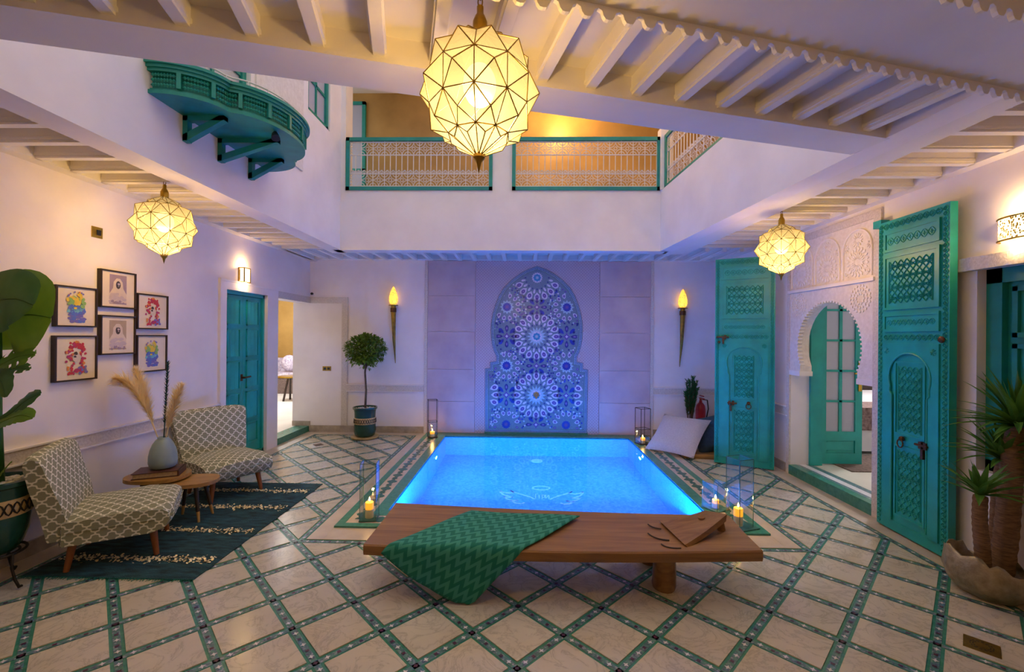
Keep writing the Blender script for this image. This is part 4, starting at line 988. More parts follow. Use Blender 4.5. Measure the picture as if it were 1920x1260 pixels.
def riad_leaf(name, loc, rz, mirror, label, ring=True):
    o = struct(name, (0, 0, 0), label); o.location = loc; o.rotation_euler = (0, 0, rz); L, H, th = .62, 2.43, .05
    MB().box(0, L, 0, th, 0, H).build('leaf_board', 'teal', o)
    def fr(x0, x1, z0, z1, e=.02, d=.014, nm='panel_moulding'):
        q = MB()
        q.prism([(x0, z0), (x1, z0), (x1-e, z0+e), (x0+e, z0+e)], -d, 0, 'y').prism([(x0, z1), (x1, z1), (x1-e, z1-e), (x0+e, z1-e)], -d, 0, 'y').prism([(x0, z0), (x0+e, z0+e), (x0+e, z1-e), (x0, z1)], -d, 0, 'y').prism([(x1, z0), (x1-e, z0+e), (x1-e, z1-e), (x1, z1)], -d, 0, 'y'); q.build(nm, 'teal', o)
    b = .055
    fz = MB(); frieze(fz, .006, b-.004, .02, H-.02, True); frieze(fz, L-b+.004, L-.006, .02, H-.02, True); frieze(fz, b, L-b, H-.075, H-.012); fz.build('border_carving', 'teal', o)
    rows = [(2.18, 2.34), (1.72, 2.15), (1.55, 1.69)]
    for (z0, z1) in rows:
        fr(b+.01, L-b-.01, z0, z1); pb = MB().box(b+.03, L-b-.03, -.006, 0, z0+.02, z1-.02).build('door_panel', 'teal', o)
        cvg = MB()
        if z1-z0 > .3: arabesque(cvg, b+.065, L-b-.065, z0+.05, z1-.05, .056, -.006, .008)
        else: frieze(cvg, b+.045, L-b-.045, z0+.04, z1-.04, False, -.006)
        cvg.build('panel_carving', 'teal', o)
    fz = MB(); frieze(fz, b+.01, L-b-.01, 1.475, 1.535); fz.build('border_carving', 'teal', o)
    # horseshoe-arched wicket
    xm, zs_, Rw = L/2, 1.20, .185
    ap = [(xm-.155, .10), (xm-.155, 1.06), (xm-.175, 1.085)]+[(xm-Rw*math.cos(math.radians(-22+k*224/18)), zs_+Rw*math.sin(math.radians(-22+k*224/18))) for k in range(19)]+[(xm+.175, 1.085), (xm+.155, 1.06), (xm+.155, .10)]
    outer = [(b+.01, .08), (b+.01, 1.46), (L-b-.01, 1.46), (L-b-.01, .08)]
    sp_ = MB(); k2 = len(ap)//2; lft = ap[:k2+1]; rgt = ap[k2:]
    sp_.prism([(b+.01, .08)]+[(xm-.155, .08)]+lft+[(xm, 1.46), (b+.01, 1.46)], -.012, 0, 'y').prism([(xm, 1.46)]+rgt+[(xm+.155, .08), (L-b-.01, .08), (L-b-.01, 1.46)], -.012, 0, 'y')
    sp_.build('arched_surround', 'teal', o)
    tb_ = MB().tube([(x, -.012, z) for x, z in ap], .007, 6); tb_.build('arch_moulding', 'teal', o)
    for s_ in (-1, 1):
        ros = MB(); c = (xm+s_*.205, 1.40)
        for q in range(8): a = q*math.pi/4; ribbon(ros, [c, (c[0]+.024*math.cos(a), c[1]+.024*math.sin(a))], .005, -.012, -.018)
        ros.build('corner_rosette', 'teal', o)
    for (z0, z1) in ((.76, 1.32), (.13, .68)):
        fr(xm-.135, xm+.135, z0, z1, .014, .009); cvg = MB(); arabesque(cvg, xm-.10, xm+.10, z0+.035, z1-.035, .05, -.001, .007); cvg.build('panel_carving', 'teal', o)
    # iron fittings
    sx = -1 if mirror else 1
    kx = lambda d: xm+sx*d
    rg = MB(); rg.tube([(kx(-.05)+.026*math.cos(a), -.03, .70+.0+.03*math.sin(a)) for a in [i*math.pi/8 for i in range(17)]], .005, 6); rg.ball((kx(-.05), -.018, .735), .02, 10, 6); rg.build('ring_knocker', 'bronze', o)
    bt = MB(); bt.tube([(kx(.07), -.02, .725), (kx(.17), -.02, .725)], .009, 8).box(kx(.11)-.012, kx(.11)+.012, -.022, 0, .70, .75).box(kx(.15)-.012, kx(.15)+.012, -.022, 0, .70, .75); bt.box(kx(.135)-.01, kx(.135)+.01, -.03, -.01, .63, .70); bt.build('slide_bolt', 'bronze', o)
    b2 = MB(); b2.tube([(kx(.16), -.02, 1.50), (kx(.295), -.02, 1.50)], .010, 8).box(kx(.2)-.012, kx(.2)+.012, -.022, 0, 1.475, 1.525).box(kx(.22)-.008, kx(.22)+.008, -.03, -.01, 1.42, 1.50); b2.ball((kx(.265), -.012, 1.44), .015, 8, 6)
    if ring: b2.build('slide_bolt', 'bronze', o)
    else: b2 = MB(); b2.ball((kx(.265), -.012, 1.49), .024, 10, 6, (1, .6, 1)); b2.build('boss', 'bronze', o)
    MB().box(L*.02, L*.98, -.002, .0, 0, .075).build('kick_rail', 'teal', o)
    return o
# near leaf folded back flat against the wall; far leaf standing ajar
a = Vector((2.915, 3.66)); bq = Vector((2.895, 3.03)); riad_leaf('door_2', (a.x, a.y, .012), math.atan2(bq.y-a.y, bq.x-a.x), False, 'carved teal door leaf folded flat against the wall beside the palm', False)
a = Vector((2.32, 5.33)); bq = Vector((2.90, 5.02)); riad_leaf('door_3', (a.x, a.y, .012), math.atan2(bq.y-a.y, bq.x-a.x), True, 'carved teal door leaf standing ajar beside the grey cushion')
pv = MB(); pv.box(2.93, 3.0, 3.66, 3.74, 2.42, 2.48); tag(pv.build('trim_12', 'teal'), None, None, None, 'structure')
# window recess with teal shutters by the palm
w4 = struct('window_4')
MB().box(RX+.1, RX+.14, 1.5, 2.965, .65, 1.965).build('shutter_back', 'teal2', w4); MB().box(RX+.06, RX+.1, 2.87, 2.965, .65, 1.965).box(RX+.06, RX+.1, 1.5, 2.965, 1.87, 1.965).box(RX+.06, RX+.1, 1.5, 2.965, .65, .72).box(RX+.07, RX+.1, 2.25, 2.4, .72, 1.87).build('window_frame', 'teal2', w4)
for (y0, y1) in ((2.42, 2.83), (1.6, 2.22)):
    for (z0, z1) in ((.76, 1.10), (1.14, 1.48), (1.52, 1.84)):
        q = MB(); e = .03; q.box(RX+.08, RX+.1, y0, y1, z0, z0+e).box(RX+.08, RX+.1, y0, y1, z1-e, z1).box(RX+.08, RX+.1, y0, y0+e, z0, z1).box(RX+.08, RX+.1, y1-e, y1, z0, z1).box(RX+.09, RX+.1, y0+.07, y1-.07, z0+.07, z1-.07); q.build('shutter_panel', 'teal2', w4)
tl = struct('trim_13'); MB().box(RX-.05, RX, 1.3, 3.09, 1.96, 2.045).build('carved_lintel', 'carveband', tl)
# ------------------------------------------------------------------ faceted pendant lanterns
def make_pendant():
    o = empty('pendant_lantern'); R, n = .186, 10; RA = .207
    def sp(lat_, k, r=R): a = 2*math.pi*k/n; c = math.cos(math.radians(lat_)); return Vector((r*c*math.sin(a), -r*c*math.cos(a), r*math.sin(math.radians(lat_))*1.02))
    lats = [-54, -18, 18, 54]; cames = set(); came = MB()
    top, bot = Vector((0, 0, .225)), Vector((0, 0, -.27))
    def edge(a, b, r=.0022):
        key = tuple(sorted((tuple(round(x, 4) for x in a), tuple(round(x, 4) for x in b))))
        if key in cames: return
        cames.add(key); came.tube([a, b], r, 5, False)
    def panes(tris):
        for k, tri in enumerate(tris):
            c = (tri[0]+tri[1]+tri[2])/3; m_ = MB(); m_.poly([p+(c-p)*.01 for p in tri]); first = m_.build('glass_pane', 'lglass', o)
            for q in range(1, n):
                d = first.copy(); COL.objects.link(d); d.rotation_euler = (0, 0, 2*math.pi*q/n)
    for la, lb in zip(lats[:-1], lats[1:]):
        A_, B_, C_, D_ = sp(la, 0), sp(la, 1), sp(lb, 1), sp(lb, 0); ap = sp((la+lb)/2, .5, RA); ap = ap*1.03
        panes([(A_, B_, ap), (B_, C_, ap), (C_, D_, ap), (D_, A_, ap)])
        for k in range(n):
            A_, B_, C_, D_ = sp(la, k), sp(la, k+1), sp(lb, k+1), sp(lb, k); ap = sp((la+lb)/2, k+.5, RA)*1.03
            for e in ((A_, B_), (B_, C_), (C_, D_), (D_, A_), (A_, ap), (B_, ap), (C_, ap), (D_, ap)): edge(*e)
    for la, tip, sg in ((-54, bot, -1), (54, top, 1)):
        def ridge(k):
            a = 2*math.pi*(k+.5)/n; return Vector((.098*math.sin(a), -.098*math.cos(a), sg*.178))
        def hub(k):
            a = 2*math.pi*k/n; return Vector((.012*math.sin(a), -.012*math.cos(a), sg*.222))
        A_, B_ = sp(la, 0), sp(la, 1)
        panes([(A_, B_, ridge(0)), (A_, ridge(0), hub(0)), (ridge(0), B_, hub(1)), (ridge(0), hub(0), hub(1))])
        for k in range(n):
            edge(sp(la, k), ridge(k)); edge(sp(la, k+1), ridge(k)); edge(ridge(k), hub(k)); edge(sp(la, k), hub(k))
    came.build('brass_came', 'brass', o)
    f = MB(); f.lathe([(0, -.285), (.004, -.27), (.010, -.245), (.022, -.228), (.02, -.215), (0, -.21)], 14); f.build('finial', 'brass', o, 40)
    c = MB(); c.lathe([(.02, .20), (.026, .222), (.026, .255), (.018, .275), (.012, .285), (.012, .31), (.006, .315), (0, .315)], 14); c.build('cap', 'gold', o, 40)
    b = MB(); b.ball((0, 0, .03), .06, 16, 12, (1, 1, 1.25)); b.build('bulb', 'bulb', o, True)
    return o
def chain(o, z0, z1):
    z = z0; k = 0
    while z < z1-.004:
        m_ = MB(); pts = [((.008 if k % 2 == 0 else 0)*math.cos(a), (0 if k % 2 == 0 else .008)*math.cos(a), min(z+.014, z1-.004)+.016*math.sin(a)) for a in [i*math.pi/6 for i in range(12)]]
        m_.tube(pts, .0025, 5, False, True); m_.build('chain_link', 'brass', o); z += .024; k += 1
proto = make_pendant()
pb = PY(899, 176, 1.56); pl_ = PY(308, 424, 3.25); pr_ = PY(1465, 467, 3.95)
for k, (p, lab, zc) in enumerate([(pb, 'large faceted glass lantern hanging above the wooden bench', ZP), (pl_, 'faceted glass lantern hanging near the framed pictures', ZJ), (pr_, 'faceted glass lantern hanging in front of the carved door leaf', ZJ), (Vector((.4, -1.1, 2.3)), 'faceted glass lantern added out of view behind the camera as warm fill', ZJ)]):  # last one is added, unseen behind the camera, to warm the near floor
    o = proto if k == 0 else copy_tree(proto)
    tag(o, lab, 'lantern', 'faceted pendant lanterns'); o.location = tuple(p); o.rotation_euler = (0, 0, [.0, .25, .1, 0][k])
for o in [x for x in list(COL.objects) if x.name.startswith('pendant_lantern') and x.parent is None]:
    p = o.location; zc = ZP if (p.y < 2 and p.y > 0) else ZJ
    chain(o, .312, zc-p.z+.004)
    lamp('lantern_light', 'POINT', (p.x, p.y, p.z-.065), 60.0, (1.0, 0.79, 0.50), .05)
# ------------------------------------------------------------------ torch sconces
def torch(u, v0, v1, lab):
    p = PY(u, v0, BY-.09); q = PY(u, v1, BY-.06); vb = p.z-.32
    o = thing('torch_sconce', lab, 'sconce', (p.x, BY-.09, p.z-.30), 0, 'torch sconces beside the marble wall')
    prof = [(.03, 0), (.055, .03), (.066, .07), (.064, .12), (.05, .18), (.028, .24), (.008, .28), (0, .285)]
    MB().lathe(prof, 20).build('flame_shade', 'torchglass', o, True)
    sp_ = MB(); random.seed(5)
    for k in range(60):
        t_ = random.random()*.8+.08; i = int(t_*7); f_ = t_*7-i; r = prof[i][0]*(1-f_)+prof[i+1][0]*f_; z = prof[i][1]*(1-f_)+prof[i+1][1]*f_; a = random.random()*6.28
        sp_.ball((r*math.cos(a), r*math.sin(a), z), .0045, 5, 4)
    sp_.build('pierced_dots', 'brass', o, kind='stuff')
    MB().lathe([(0, -.012), (.07, -.01), (.072, 0), (.04, .006), (0, .006)], 20).build('drip_plate', 'brass', o, 40)
    L = (p.z-.30)-q.z; lean = .025
    st_ = MB(); st_.tube([(0, 0, -.01), (0, .0, -.10), (lean*.3*(-1 if u > 960 else 1), .02, -L*.6), (lean*(-1 if u > 960 else 1), .045, -L)], [.034, .038, .022, .004], 14); st_.build('tapered_stem', 'brass', o, 40)
    MB().lathe([(.042, -.11), (.044, -.105), (.044, -.05), (.042, -.045)], 16).build('collar', 'bronze', o, 40)
    MB().box(-.025, .025, .03, .068, -.105, -.045).build('wall_mount', 'bronze', o)
    lamp('torch_light', 'POINT', (p.x, BY-.10, p.z-.14), 3.2, (1, .6, .2), .05)
torch(738, 535, 681, 'torch-shaped brass sconce with amber flame above the round-headed tree'); torch(1280.5, 540, 688, 'torch-shaped brass sconce with amber flame above the fire extinguisher')
# wall lamps
p = PX(462, 516, LX+.06)
o = thing('wall_lamp', 'small lit box lamp above the teal side door', 'wall lamp', (LX, p.y, p.z))
MB().box(.02, .07, -.052, .052, -.075, .075).build('shade', 'lampglass', o)
e = MB()
for yy in (-.055, .055): e.box(.066, .075, yy-.005, yy+.005, -.085, .085).box(0, .01, yy-.005, yy+.005, -.085, .085)
e.box(0, .075, -.06, .06, -.088, -.08).box(0, .075, -.06, .06, .078, .086); e.build('metal_frame', 'brass', o); MB().box(0, .02, -.04, .04, -.06, .06).build('back_plate', 'brass', o)
for dz in (.11, -.11): lamp('wall_lamp_light', 'POINT', (LX+.06, p.y, p.z+dz), 1.6, (1, .66, .28), .02)
p = PX(1905, 425, RX-.06)
o = thing('wall_lamp', 'pierced half-round brass lamp above the carved lintel', 'wall lamp', (RX, p.y, p.z))
hl = MB(); vs = []; n = 16
for zz in (-.065, .065):
    for k in range(n+1): a = math.pi*k/n; vs.append((-.075*math.sin(a), -.14*math.cos(a), zz))
hl.add(vs, [(k, k+1, k+2+n, k+1+n) for k in range(n)]); hl.build('pierced_shade', 'lampglass', o, True)
rim = MB()
for zz in (-.068, .068): rim.tube([(-.077*math.sin(math.pi*k/n), -.143*math.cos(math.pi*k/n), zz) for k in range(n+1)], .006, 6)
rim.build('rim', 'brass', o, True)
pm = MB(); random.seed(11)
for k in range(260):
    a = math.pi*random.random(); z = random.uniform(-.06, .06); c = Vector((-.0765*math.sin(a), -.1415*math.cos(a), z)); tv = Vector((-.076*math.cos(a), .141*math.sin(a), 0)).normalized(); r = random.uniform(.003, .006)
    pm.add([c+tv*r, c+Vector((0, 0, r*1.6)), c-tv*r, c-Vector((0, 0, r*1.6))], [(0, 1, 2, 3)])
pm.build('filigree', 'gold', o, kind='stuff'); MB().box(-.012, 0, -.1, .1, -.05, .05).build('back_plate', 'brass', o)
for dz in (.12, -.12): lamp('wall_lamp_light', 'POINT', (RX-.06, p.y, p.z+dz), 1.5, (1, .66, .28), .03)
# ------------------------------------------------------------------ framed pictures
def blob(mb, cx, cz, r, n=9, sx=1.0): mb.add([(0, cx+r*sx*(.7+.5*random.random())*math.cos(2*math.pi*k/n), cz+r*(.7+.5*random.random())*math.sin(2*math.pi*k/n)) for k in range(n)], [tuple(range(n))])
def picture(u0, v0, u1, v1, kind, lab):
    a, b = PX(u0, v0, LX+.03), PX(u1, v1, LX+.03); y0, y1 = min(a.y, b.y), max(a.y, b.y); zt, zb = max(a.z, b.z), min(a.z, b.z); W2, H2 = (y1-y0)/2, (zt-zb)/2
    o = thing('picture_frame', lab, 'picture', (LX, (y0+y1)/2, (zt+zb)/2)); e = .011; d = .034
    for (ya, yb, za, zb_) in ((-W2, W2, H2-e, H2), (-W2, W2, -H2, -H2+e), (-W2, -W2+e, -H2+e, H2-e), (W2-e, W2, -H2+e, H2-e)): MB().box(0, d, ya, yb, za, zb_).build('frame_rail', 'framewood', o)
    MB().box(0, d-.012, -W2+e, W2-e, -H2+e, H2-e).build('paper', 'paper', o)
    cols = {'A': ['pyel', 'pgrn', 'pcya', 'pblu', 'pvio', 'pora'], 'B': ['pred', 'pmag', 'pora', 'pdrk', 'pvio', 'pbei'], 'C': ['psep', 'psep2', 'pdrk', 'pbei', 'pvio'], 'D': ['pbrn', 'psep2', 'pdrk', 'pbei', 'psep']}[kind]
    m_ = MB(); x0 = d-.012; lv = [0]
    def at(dx):
        lv[0] += 1; m_.T = Matrix.Translation((x0+.0003+lv[0]*.00004, 0, 0)); m_.m = cols.index(dx)
    random.seed(ord(kind))
    if kind == 'A':
        for k in range(60): at('pvio' if k % 3 else 'pblu'); z_ = random.uniform(-.11, -.03); blob(m_, random.gauss(0, .022+.25*abs(z_+.03)), z_, .012, 8, 1.5)
        for k in range(44): at('pblu' if k % 3 else 'pcya'); blob(m_, random.gauss(0, .028), random.uniform(-.045, .015), .013)
        for k in range(40): at('pyel' if k % 5 else 'pgrn'); blob(m_, random.gauss(0, .024), .048+random.gauss(0, .022), .013)
        for k in range(8): at('pgrn'); blob(m_, random.choice((-1, 1))*random.uniform(.035, .055), random.uniform(.0, .06), .014)
        for k in range(10): at('pora' if k < 3 else 'pvio'); a_ = random.uniform(.2, 2.9); blob(m_, .075*math.cos(a_), .035+.075*math.sin(a_), .007)
        at('pcya'); m_.add([(0, -.04, -.022), (0, .04, -.022), (0, .038, -.017), (0, -.038, -.017)], [(0, 1, 2, 3)])
    elif kind == 'B':
        for k in range(120):
            t_ = random.random(); a_ = math.pi*random.random(); at(random.choice(('pred', 'pmag', 'pora', 'pred')))
            if k < 70: blob(m_, .046*math.cos(a_)+random.gauss(0, .012), .04+.06*math.sin(a_)+random.gauss(0, .01), .010)
            else: blob(m_, random.choice((-1, 1))*random.gauss(.043, .014), random.uniform(-.115, .05), .010)
        for k in range(10): at('pvio'); blob(m_, random.uniform(.02, .075), random.uniform(-.115, -.06), .011)
        for k in range(9): at('pred' if k % 2 else 'pmag'); blob(m_, random.uniform(-.04, .03), random.uniform(-.11, -.075), .011)
        at('pbei'); blob(m_, 0, .0, .033, 12); at('pdrk'); blob(m_, -.005, .035, .014, 10); at('pdrk'); blob(m_, -.012, .012, .009, 8, 1.4); at('pred'); blob(m_, -.02, -.04, .01)
    else:
        bgc = 'psep' if kind == 'C' else 'pbrn'; hw, hh = .075, .118
        at(bgc); m_.add([(0, -hw, -hh), (0, hw, -hh), (0, hw, hh), (0, -hw, hh)], [(0, 1, 2, 3)])
        at('pbei'); m_.add([(0, -hw, -hh*.9), (0, hw, -hh*.9), (0, hw, -.035), (0, .045, .01), (0, .04, .06), (0, .015, .09), (0, -.015, .09), (0, -.04, .06), (0, -.045, .01), (0, -hw, -.035)], [tuple(range(10))])
        for k in range(16): at('psep2'); blob(m_, random.uniform(-.06, .06), random.uniform(-.1, -.03), .014, 7, 1.8)
        at('pdrk'); m_.add([(0, .021*math.cos(a_), .037+.032*math.sin(a_)) for a_ in [k*math.pi/8 for k in range(16)]], [tuple(range(16))])
        at('psep2'); blob(m_, .004, .045, .008, 8, 1.6); at('psep2'); blob(m_, .004, .03, .005, 8)
        if kind == 'D': at('pbei'); m_.add([(0, -.024, .06), (0, .024, .06), (0, .022, .085), (0, .0, .092), (0, -.022, .085)], [tuple(range(5))])
        for k in range(8): at('psep'); blob(m_, random.uniform(-.06, .06), random.uniform(-.115, -.095), .011)
    m_.build('print', cols, o)
picture(105, 533, 182, 614, 'A', 'framed yellow and blue watercolour directly above a red watercolour'); picture(103, 629, 182, 710, 'B', 'framed red watercolour directly below a yellow and blue one')
picture(189, 503, 255, 580, 'C', 'framed mauve portrait print of a veiled figure'); picture(189, 590, 254, 663, 'D', 'framed sepia portrait print of a figure in white wrap')
picture(258, 549, 315, 618, 'B', 'framed red watercolour directly above a yellow and blue one'); picture(257, 628, 313, 694, 'A', 'framed yellow and blue watercolour directly below a red watercolour')
# switch plates, sensor
p = PX(181, 436, LX); o = thing('switch_plate', 'square brass plate high on the wall above the pictures', 'switch plate', (LX, p.y, p.z)); MB().box(0, .008, -.042, .042, -.042, .042).build('plate', 'gold', o); MB().box(.008, .014, -.008, .024, -.02, .02).build('rocker', 'black', o)
p = PY(613, 691, BY); o = thing('switch_plate', 'double brass switch plate beside the passage opening', 'switch plate', (p.x, BY, p.z)); MB().box(-.065, .065, -.008, 0, -.035, .035).build('plate', 'brass', o)
for x in (-.03, .03): MB().box(x-.018, x+.018, -.013, -.008, -.018, .018).build('rocker', 'black', o)
p = PY(581, 553, BY-.03); cm = MB().ball((0, 0, 0), .02, 12, 8).box(-.012, .012, 0, .03, -.012, .012); tag(cm.build('sensor_camera', 'black', None, 40, loc=(p.x+.03, BY-.03, p.z+.02)), 'tiny black camera above the passage corner', 'camera')
# ------------------------------------------------------------------ rug
RGX0, RGX1, RGY0, RGY1 = -3.06, -1.985, 2.625, 4.36
rg = thing('rug', 'dark teal rug with rows of gold sequins under the chairs', 'rug', ((RGX0+RGX1)/2, (RGY0+RGY1)/2, 0)); hx_, hy_ = (RGX1-RGX0)/2, (RGY1-RGY0)/2
random.seed(21); m_ = MB(); n1, n2 = 26, 40; vs = []
for i in range(n1+1):
    for j in range(n2+1):
        ed = i in (0, n1) or j in (0, n2); vs.append((-hx_+2*hx_*i/n1+(random.gauss(0, .004) if ed else 0), -hy_+2*hy_*j/n2+(random.gauss(0, .004) if ed else 0), .004 if ed else .012+random.gauss(0, .0012)))
m_.add(vs, [(i*(n2+1)+j, (i+1)*(n2+1)+j, (i+1)*(n2+1)+j+1, i*(n2+1)+j+1) for i in range(n1) for j in range(n2)]); m_.build('pile', 'rug', rg, True)
MB().box(-hx_, hx_, -hy_, hy_, .001, .006).build('backing', 'rug', rg)
sq = MB(); rows_ = [2.88, 3.23, 3.56, 3.78, 4.10]
for ry in [2.84, 3.27, 3.72, 4.12]:
    for k in range(420):
        x = random.uniform(-hx_+.03, hx_-.03); y = ry-(RGY0+RGY1)/2+random.gauss(0, .022)
        if abs(y) > hy_-.02: continue
        r = random.uniform(.004, .009); t1_, t2_ = random.uniform(-.5, .5), random.uniform(-.5, .5)
        sq.add([(x+r*math.cos(a), y+r*math.sin(a), .0165+r*math.cos(a)*t1_+r*math.sin(a)*t2_) for a in (0, 1.05, 2.09, 3.14, 4.19, 5.24)], [(0, 1, 2, 3, 4, 5)])
sq.build('sequin', 'sequin', rg, kind='stuff')
fr_ = MB()
for k in range(90):
    x = -hx_+2*hx_*k/89; l = random.uniform(.012, .03); fr_.tube([(x, -hy_+.005, .006), (x+random.gauss(0, .005), -hy_-l, .003)], .0018, 4)
    fr_.tube([(x, hy_-.005, .006), (x+random.gauss(0, .005), hy_+l*.6, .003)], .0018, 4)
fr_.build('fringe', 'throw', rg, kind='stuff')
# ------------------------------------------------------------------ cocktail chairs
def make_chair():
    o = empty('lounge_chair')      # local x forward, base centre between the legs
    D, Wd = .30, .29
    def slab(sect, half, nm, mat, bulge=0.0, n=8):
        vs = []; N_ = len(sect)
        for j in range(n+1):
            v = -1+2*j/n; sh = 1-.10*abs(v)**6
            cx = sum(p[0] for p in sect)/N_; cz = sum(p[1] for p in sect)/N_
            for (x, z) in sect: vs.append((cx+(x-cx)*sh, v*half(z), cz+(z-cz)*sh+bulge*(1-v*v)*(1 if z > cz else 0)))
        fs = [(j*N_+i, j*N_+(i+1) % N_, (j+1)*N_+(i+1) % N_, (j+1)*N_+i) for j in range(n) for i in range(N_)]
        fs += [tuple(range(N_))[::-1], tuple(range(n*N_, (n+1)*N_))]
        m_ = MB(); m_.add(vs, fs); return m_.build(nm, mat, o, 50, uvbox=True)
    seat = [(-.27, .17), (.20, .165), (.28, .19), (.31, .24), (.305, .30), (.27, .325), (.1, .345), (-.1, .335), (-.27, .33)]
    slab(seat, lambda z: .285, 'seat', 'trellis', .03)
    back = [(-.20, .18), (-.20, .30), (-.225, .42), (-.275, .58), (-.31, .71), (-.325, .745), (-.36, .76), (-.395, .745), (-.40, .71), (-.375, .55), (-.33, .36), (-.30, .18)]
    slab(back, lambda z: .265+.055*max(0, min(1, (z-.2)/.5)), 'backrest', 'trellis', 0.0)
    pp_ = MB(); pp_.tube([(-.22, -.288, .262), (.2, -.288, .262), (.305, -.27, .27), (.312, 0, .272), (.305, .27, .27), (.2, .288, .262), (-.22, .288, .262)], .004, 5); pp_.build('seat_piping', 'trellis', o, True, uvbox=True)
    for sx, sy in ((1, 1), (1, -1), (-1, 1), (-1, -1)):
        x, y = sx*.215, sy*.215; m_ = MB(); m_.tube([(x*.88, y*.88, .185), (x*1.0, y*1.0, .0)] if sx > 0 else [(x*.92, y*.9, .19), (x*1.06, y*1.0, .0)], [.024, .015], 12); m_.build('leg', 'legwood', o, 40)
    return o
ch = make_chair(); ch2 = copy_tree(ch)
c1_ = (Vector((-2.44, 2.90))+Vector((-3.04, 3.03))+Vector((-2.81, 2.67))+Vector((-2.67, 3.27)))/4; c2_ = (Vector((-2.76, 3.76))+Vector((-2.53, 4.12))+Vector((-3.12, 3.99))+Vector((-2.90, 4.35)))/4
ch.location = (c1_.x, c1_.y, .014); ch.rotation_euler = (0, 0, math.radians(32)); tag(ch, 'low trellis-patterned chair beside the green glazed pot on iron stand', 'chair', 'pair of trellis-patterned lounge chairs')
ch2.location = (c2_.x+.045, c2_.y+.03, .014); ch2.rotation_euler = (0, 0, math.radians(-32)); tag(ch2, 'low trellis-patterned chair in front of the teal side door', 'chair', 'pair of trellis-patterned lounge chairs')
# ------------------------------------------------------------------ nesting side tables
def table(c, zt, rx, ry, rot, legs, lab):
    o = thing('side_table', lab, 'table', (c[0], c[1], .012), rot)
    m_ = MB(); n = 40; pts = [(rx*math.copysign(abs(math.cos(a))**.85, math.cos(a)), ry*math.copysign(abs(math.sin(a))**.85, math.sin(a))) for a in [2*math.pi*k/n for k in range(n)]]
    m_.prism(pts, zt-.028-.012, zt-.012); m_.build('tabletop', 'tablewood', o, 40)
    for a in legs:
        p0 = Vector((rx*.5*math.cos(a), ry*.5*math.sin(a), zt-.04)); p1 = Vector((rx*.82*math.cos(a), ry*.82*math.sin(a), 0)); pm_ = p0.lerp(p1, .72)
        lg = MB(); lg.tube([p0, pm_], [.017, .0125], 10); l_ = lg.build('leg', 'darkwood', o, 40)
        tp_ = MB(); tp_.tube([pm_, p1], [.0125, .009], 10); tp_.build('foot_tip', 'palewood', l_, 40)
    return o
tc2 = PZ(357, 899, .325); tc1 = PZ(297, 889, .368)
table((tc2.x, tc2.y), .325, .20, .15, .25, (-.9, .6, 2.2, 3.9), 'lower oval side table with honey wood top and tipped legs'); table((tc1.x, tc1.y), .368, .22, .18, .1, (1.75, 3.1, 4.5), 'taller oval side table carrying the vase and leather book')
# leather book, vase and stems
o = thing('leather_book', 'thick brown leather album lying on the taller side table', 'book', (tc1.x+.02, tc1.y-.015, .369), .42)
MB().box(-.15, .15, -.10, .10, 0, .006).box(-.15, .15, -.10, .10, .040, .046).box(.143, .155, -.10, .10, .0, .046).build('cover', 'leather', o); MB().box(-.142, .145, -.092, .092, .006, .040).build('page_block', 'pages', o)
vx, vy, vz = tc1.x+.02, tc1.y+.02, .4155
vs_ = MB(); vs_.lathe([(.065, 0), (.088, .012), (.097, .05), (.095, .10), (.086, .15), (.07, .195), (.05, .225), (.037, .238), (.038, .248), (.030, .248), (.032, .22), (.05, .18), (0, .1)], 28, (0, 0, 0)); tag(vs_.build('vase', 'vase', None, True, loc=(vx, vy, vz)), 'grey-blue ceramic vase holding dried plumes', 'vase')
def plume(tip, mid, lab, name='pampas_grass', fat=.052, seed=1, mat='pampas', count=800):
    random.seed(seed); o = thing(name, lab, 'dried grass', (vx, vy, vz+.12)); base = Vector((vx, vy, vz+.12)); T_ = Vector(tip)-base; Mi = Vector(mid)-base; B_ = Vector((0, 0, 0))
    def bz(t_): return B_*(1-t_)**2+Mi*2*t_*(1-t_)+T_*t_*t_
    st_ = MB(); st_.tube([bz(k/10) for k in range(11)], [.004]*6+[.003]*5, 6); st_.build('stem', mat, o)
    hr = MB()
    for k in range(count):
        t_ = .33+.67*random.random(); p = bz(t_); d = (bz(min(1, t_+.02))-bz(t_-.02)).normalized(); a = random.random()*6.28; s_ = d.cross(Vector((.3, .8, .1))).normalized(); q = (s_*math.cos(a)+d.cross(s_)*math.sin(a)); env = math.sin(math.pi*min(1, (t_-.30)/.72))**.6
        L_ = fat*env*random.uniform(1.0, 2.2); hr.blade(p, (d*1.2+q*.75), L_*1.3, .0034, .8, 3, .1)
    hr.build('plume', mat, o, kind='stuff'); return o
def V3(u, v, y): return tuple(PY(u, v, y))
plume(V3(214, 712, vy-.22), V3(262, 715, vy), 'golden pampas plume arching towards the large leafy plant', seed=1, fat=.058); plume(V3(253, 690, vy+.02), V3(275, 760, vy), 'upright golden pampas plume in the middle of the vase', seed=2); plume(V3(342, 722, vy), V3(318, 780, vy), 'golden pampas plume leaning towards the teal door', seed=3)
random.seed(8); o = thing('dried_flower_stem', 'dark teal dried flower spike in the vase', 'dried flower', (vx, vy, vz+.12)); tp_ = PY(315, 680, vy)-Vector((vx, vy, vz+.12))
MB().tube([(0, 0, 0), tuple(tp_*.5), tuple(tp_)], .004, 6).build('stem', 'tealstem', o)
bl = MB()
for k in range(150):
    t_ = .32+.68*k/150; p = tp_*t_; a = k*2.4; bl.blade(p, (math.cos(a), math.sin(a), 1.3), .035, .005, .3, 3)
bl.build('florets', 'tealstem', o, kind='stuff')
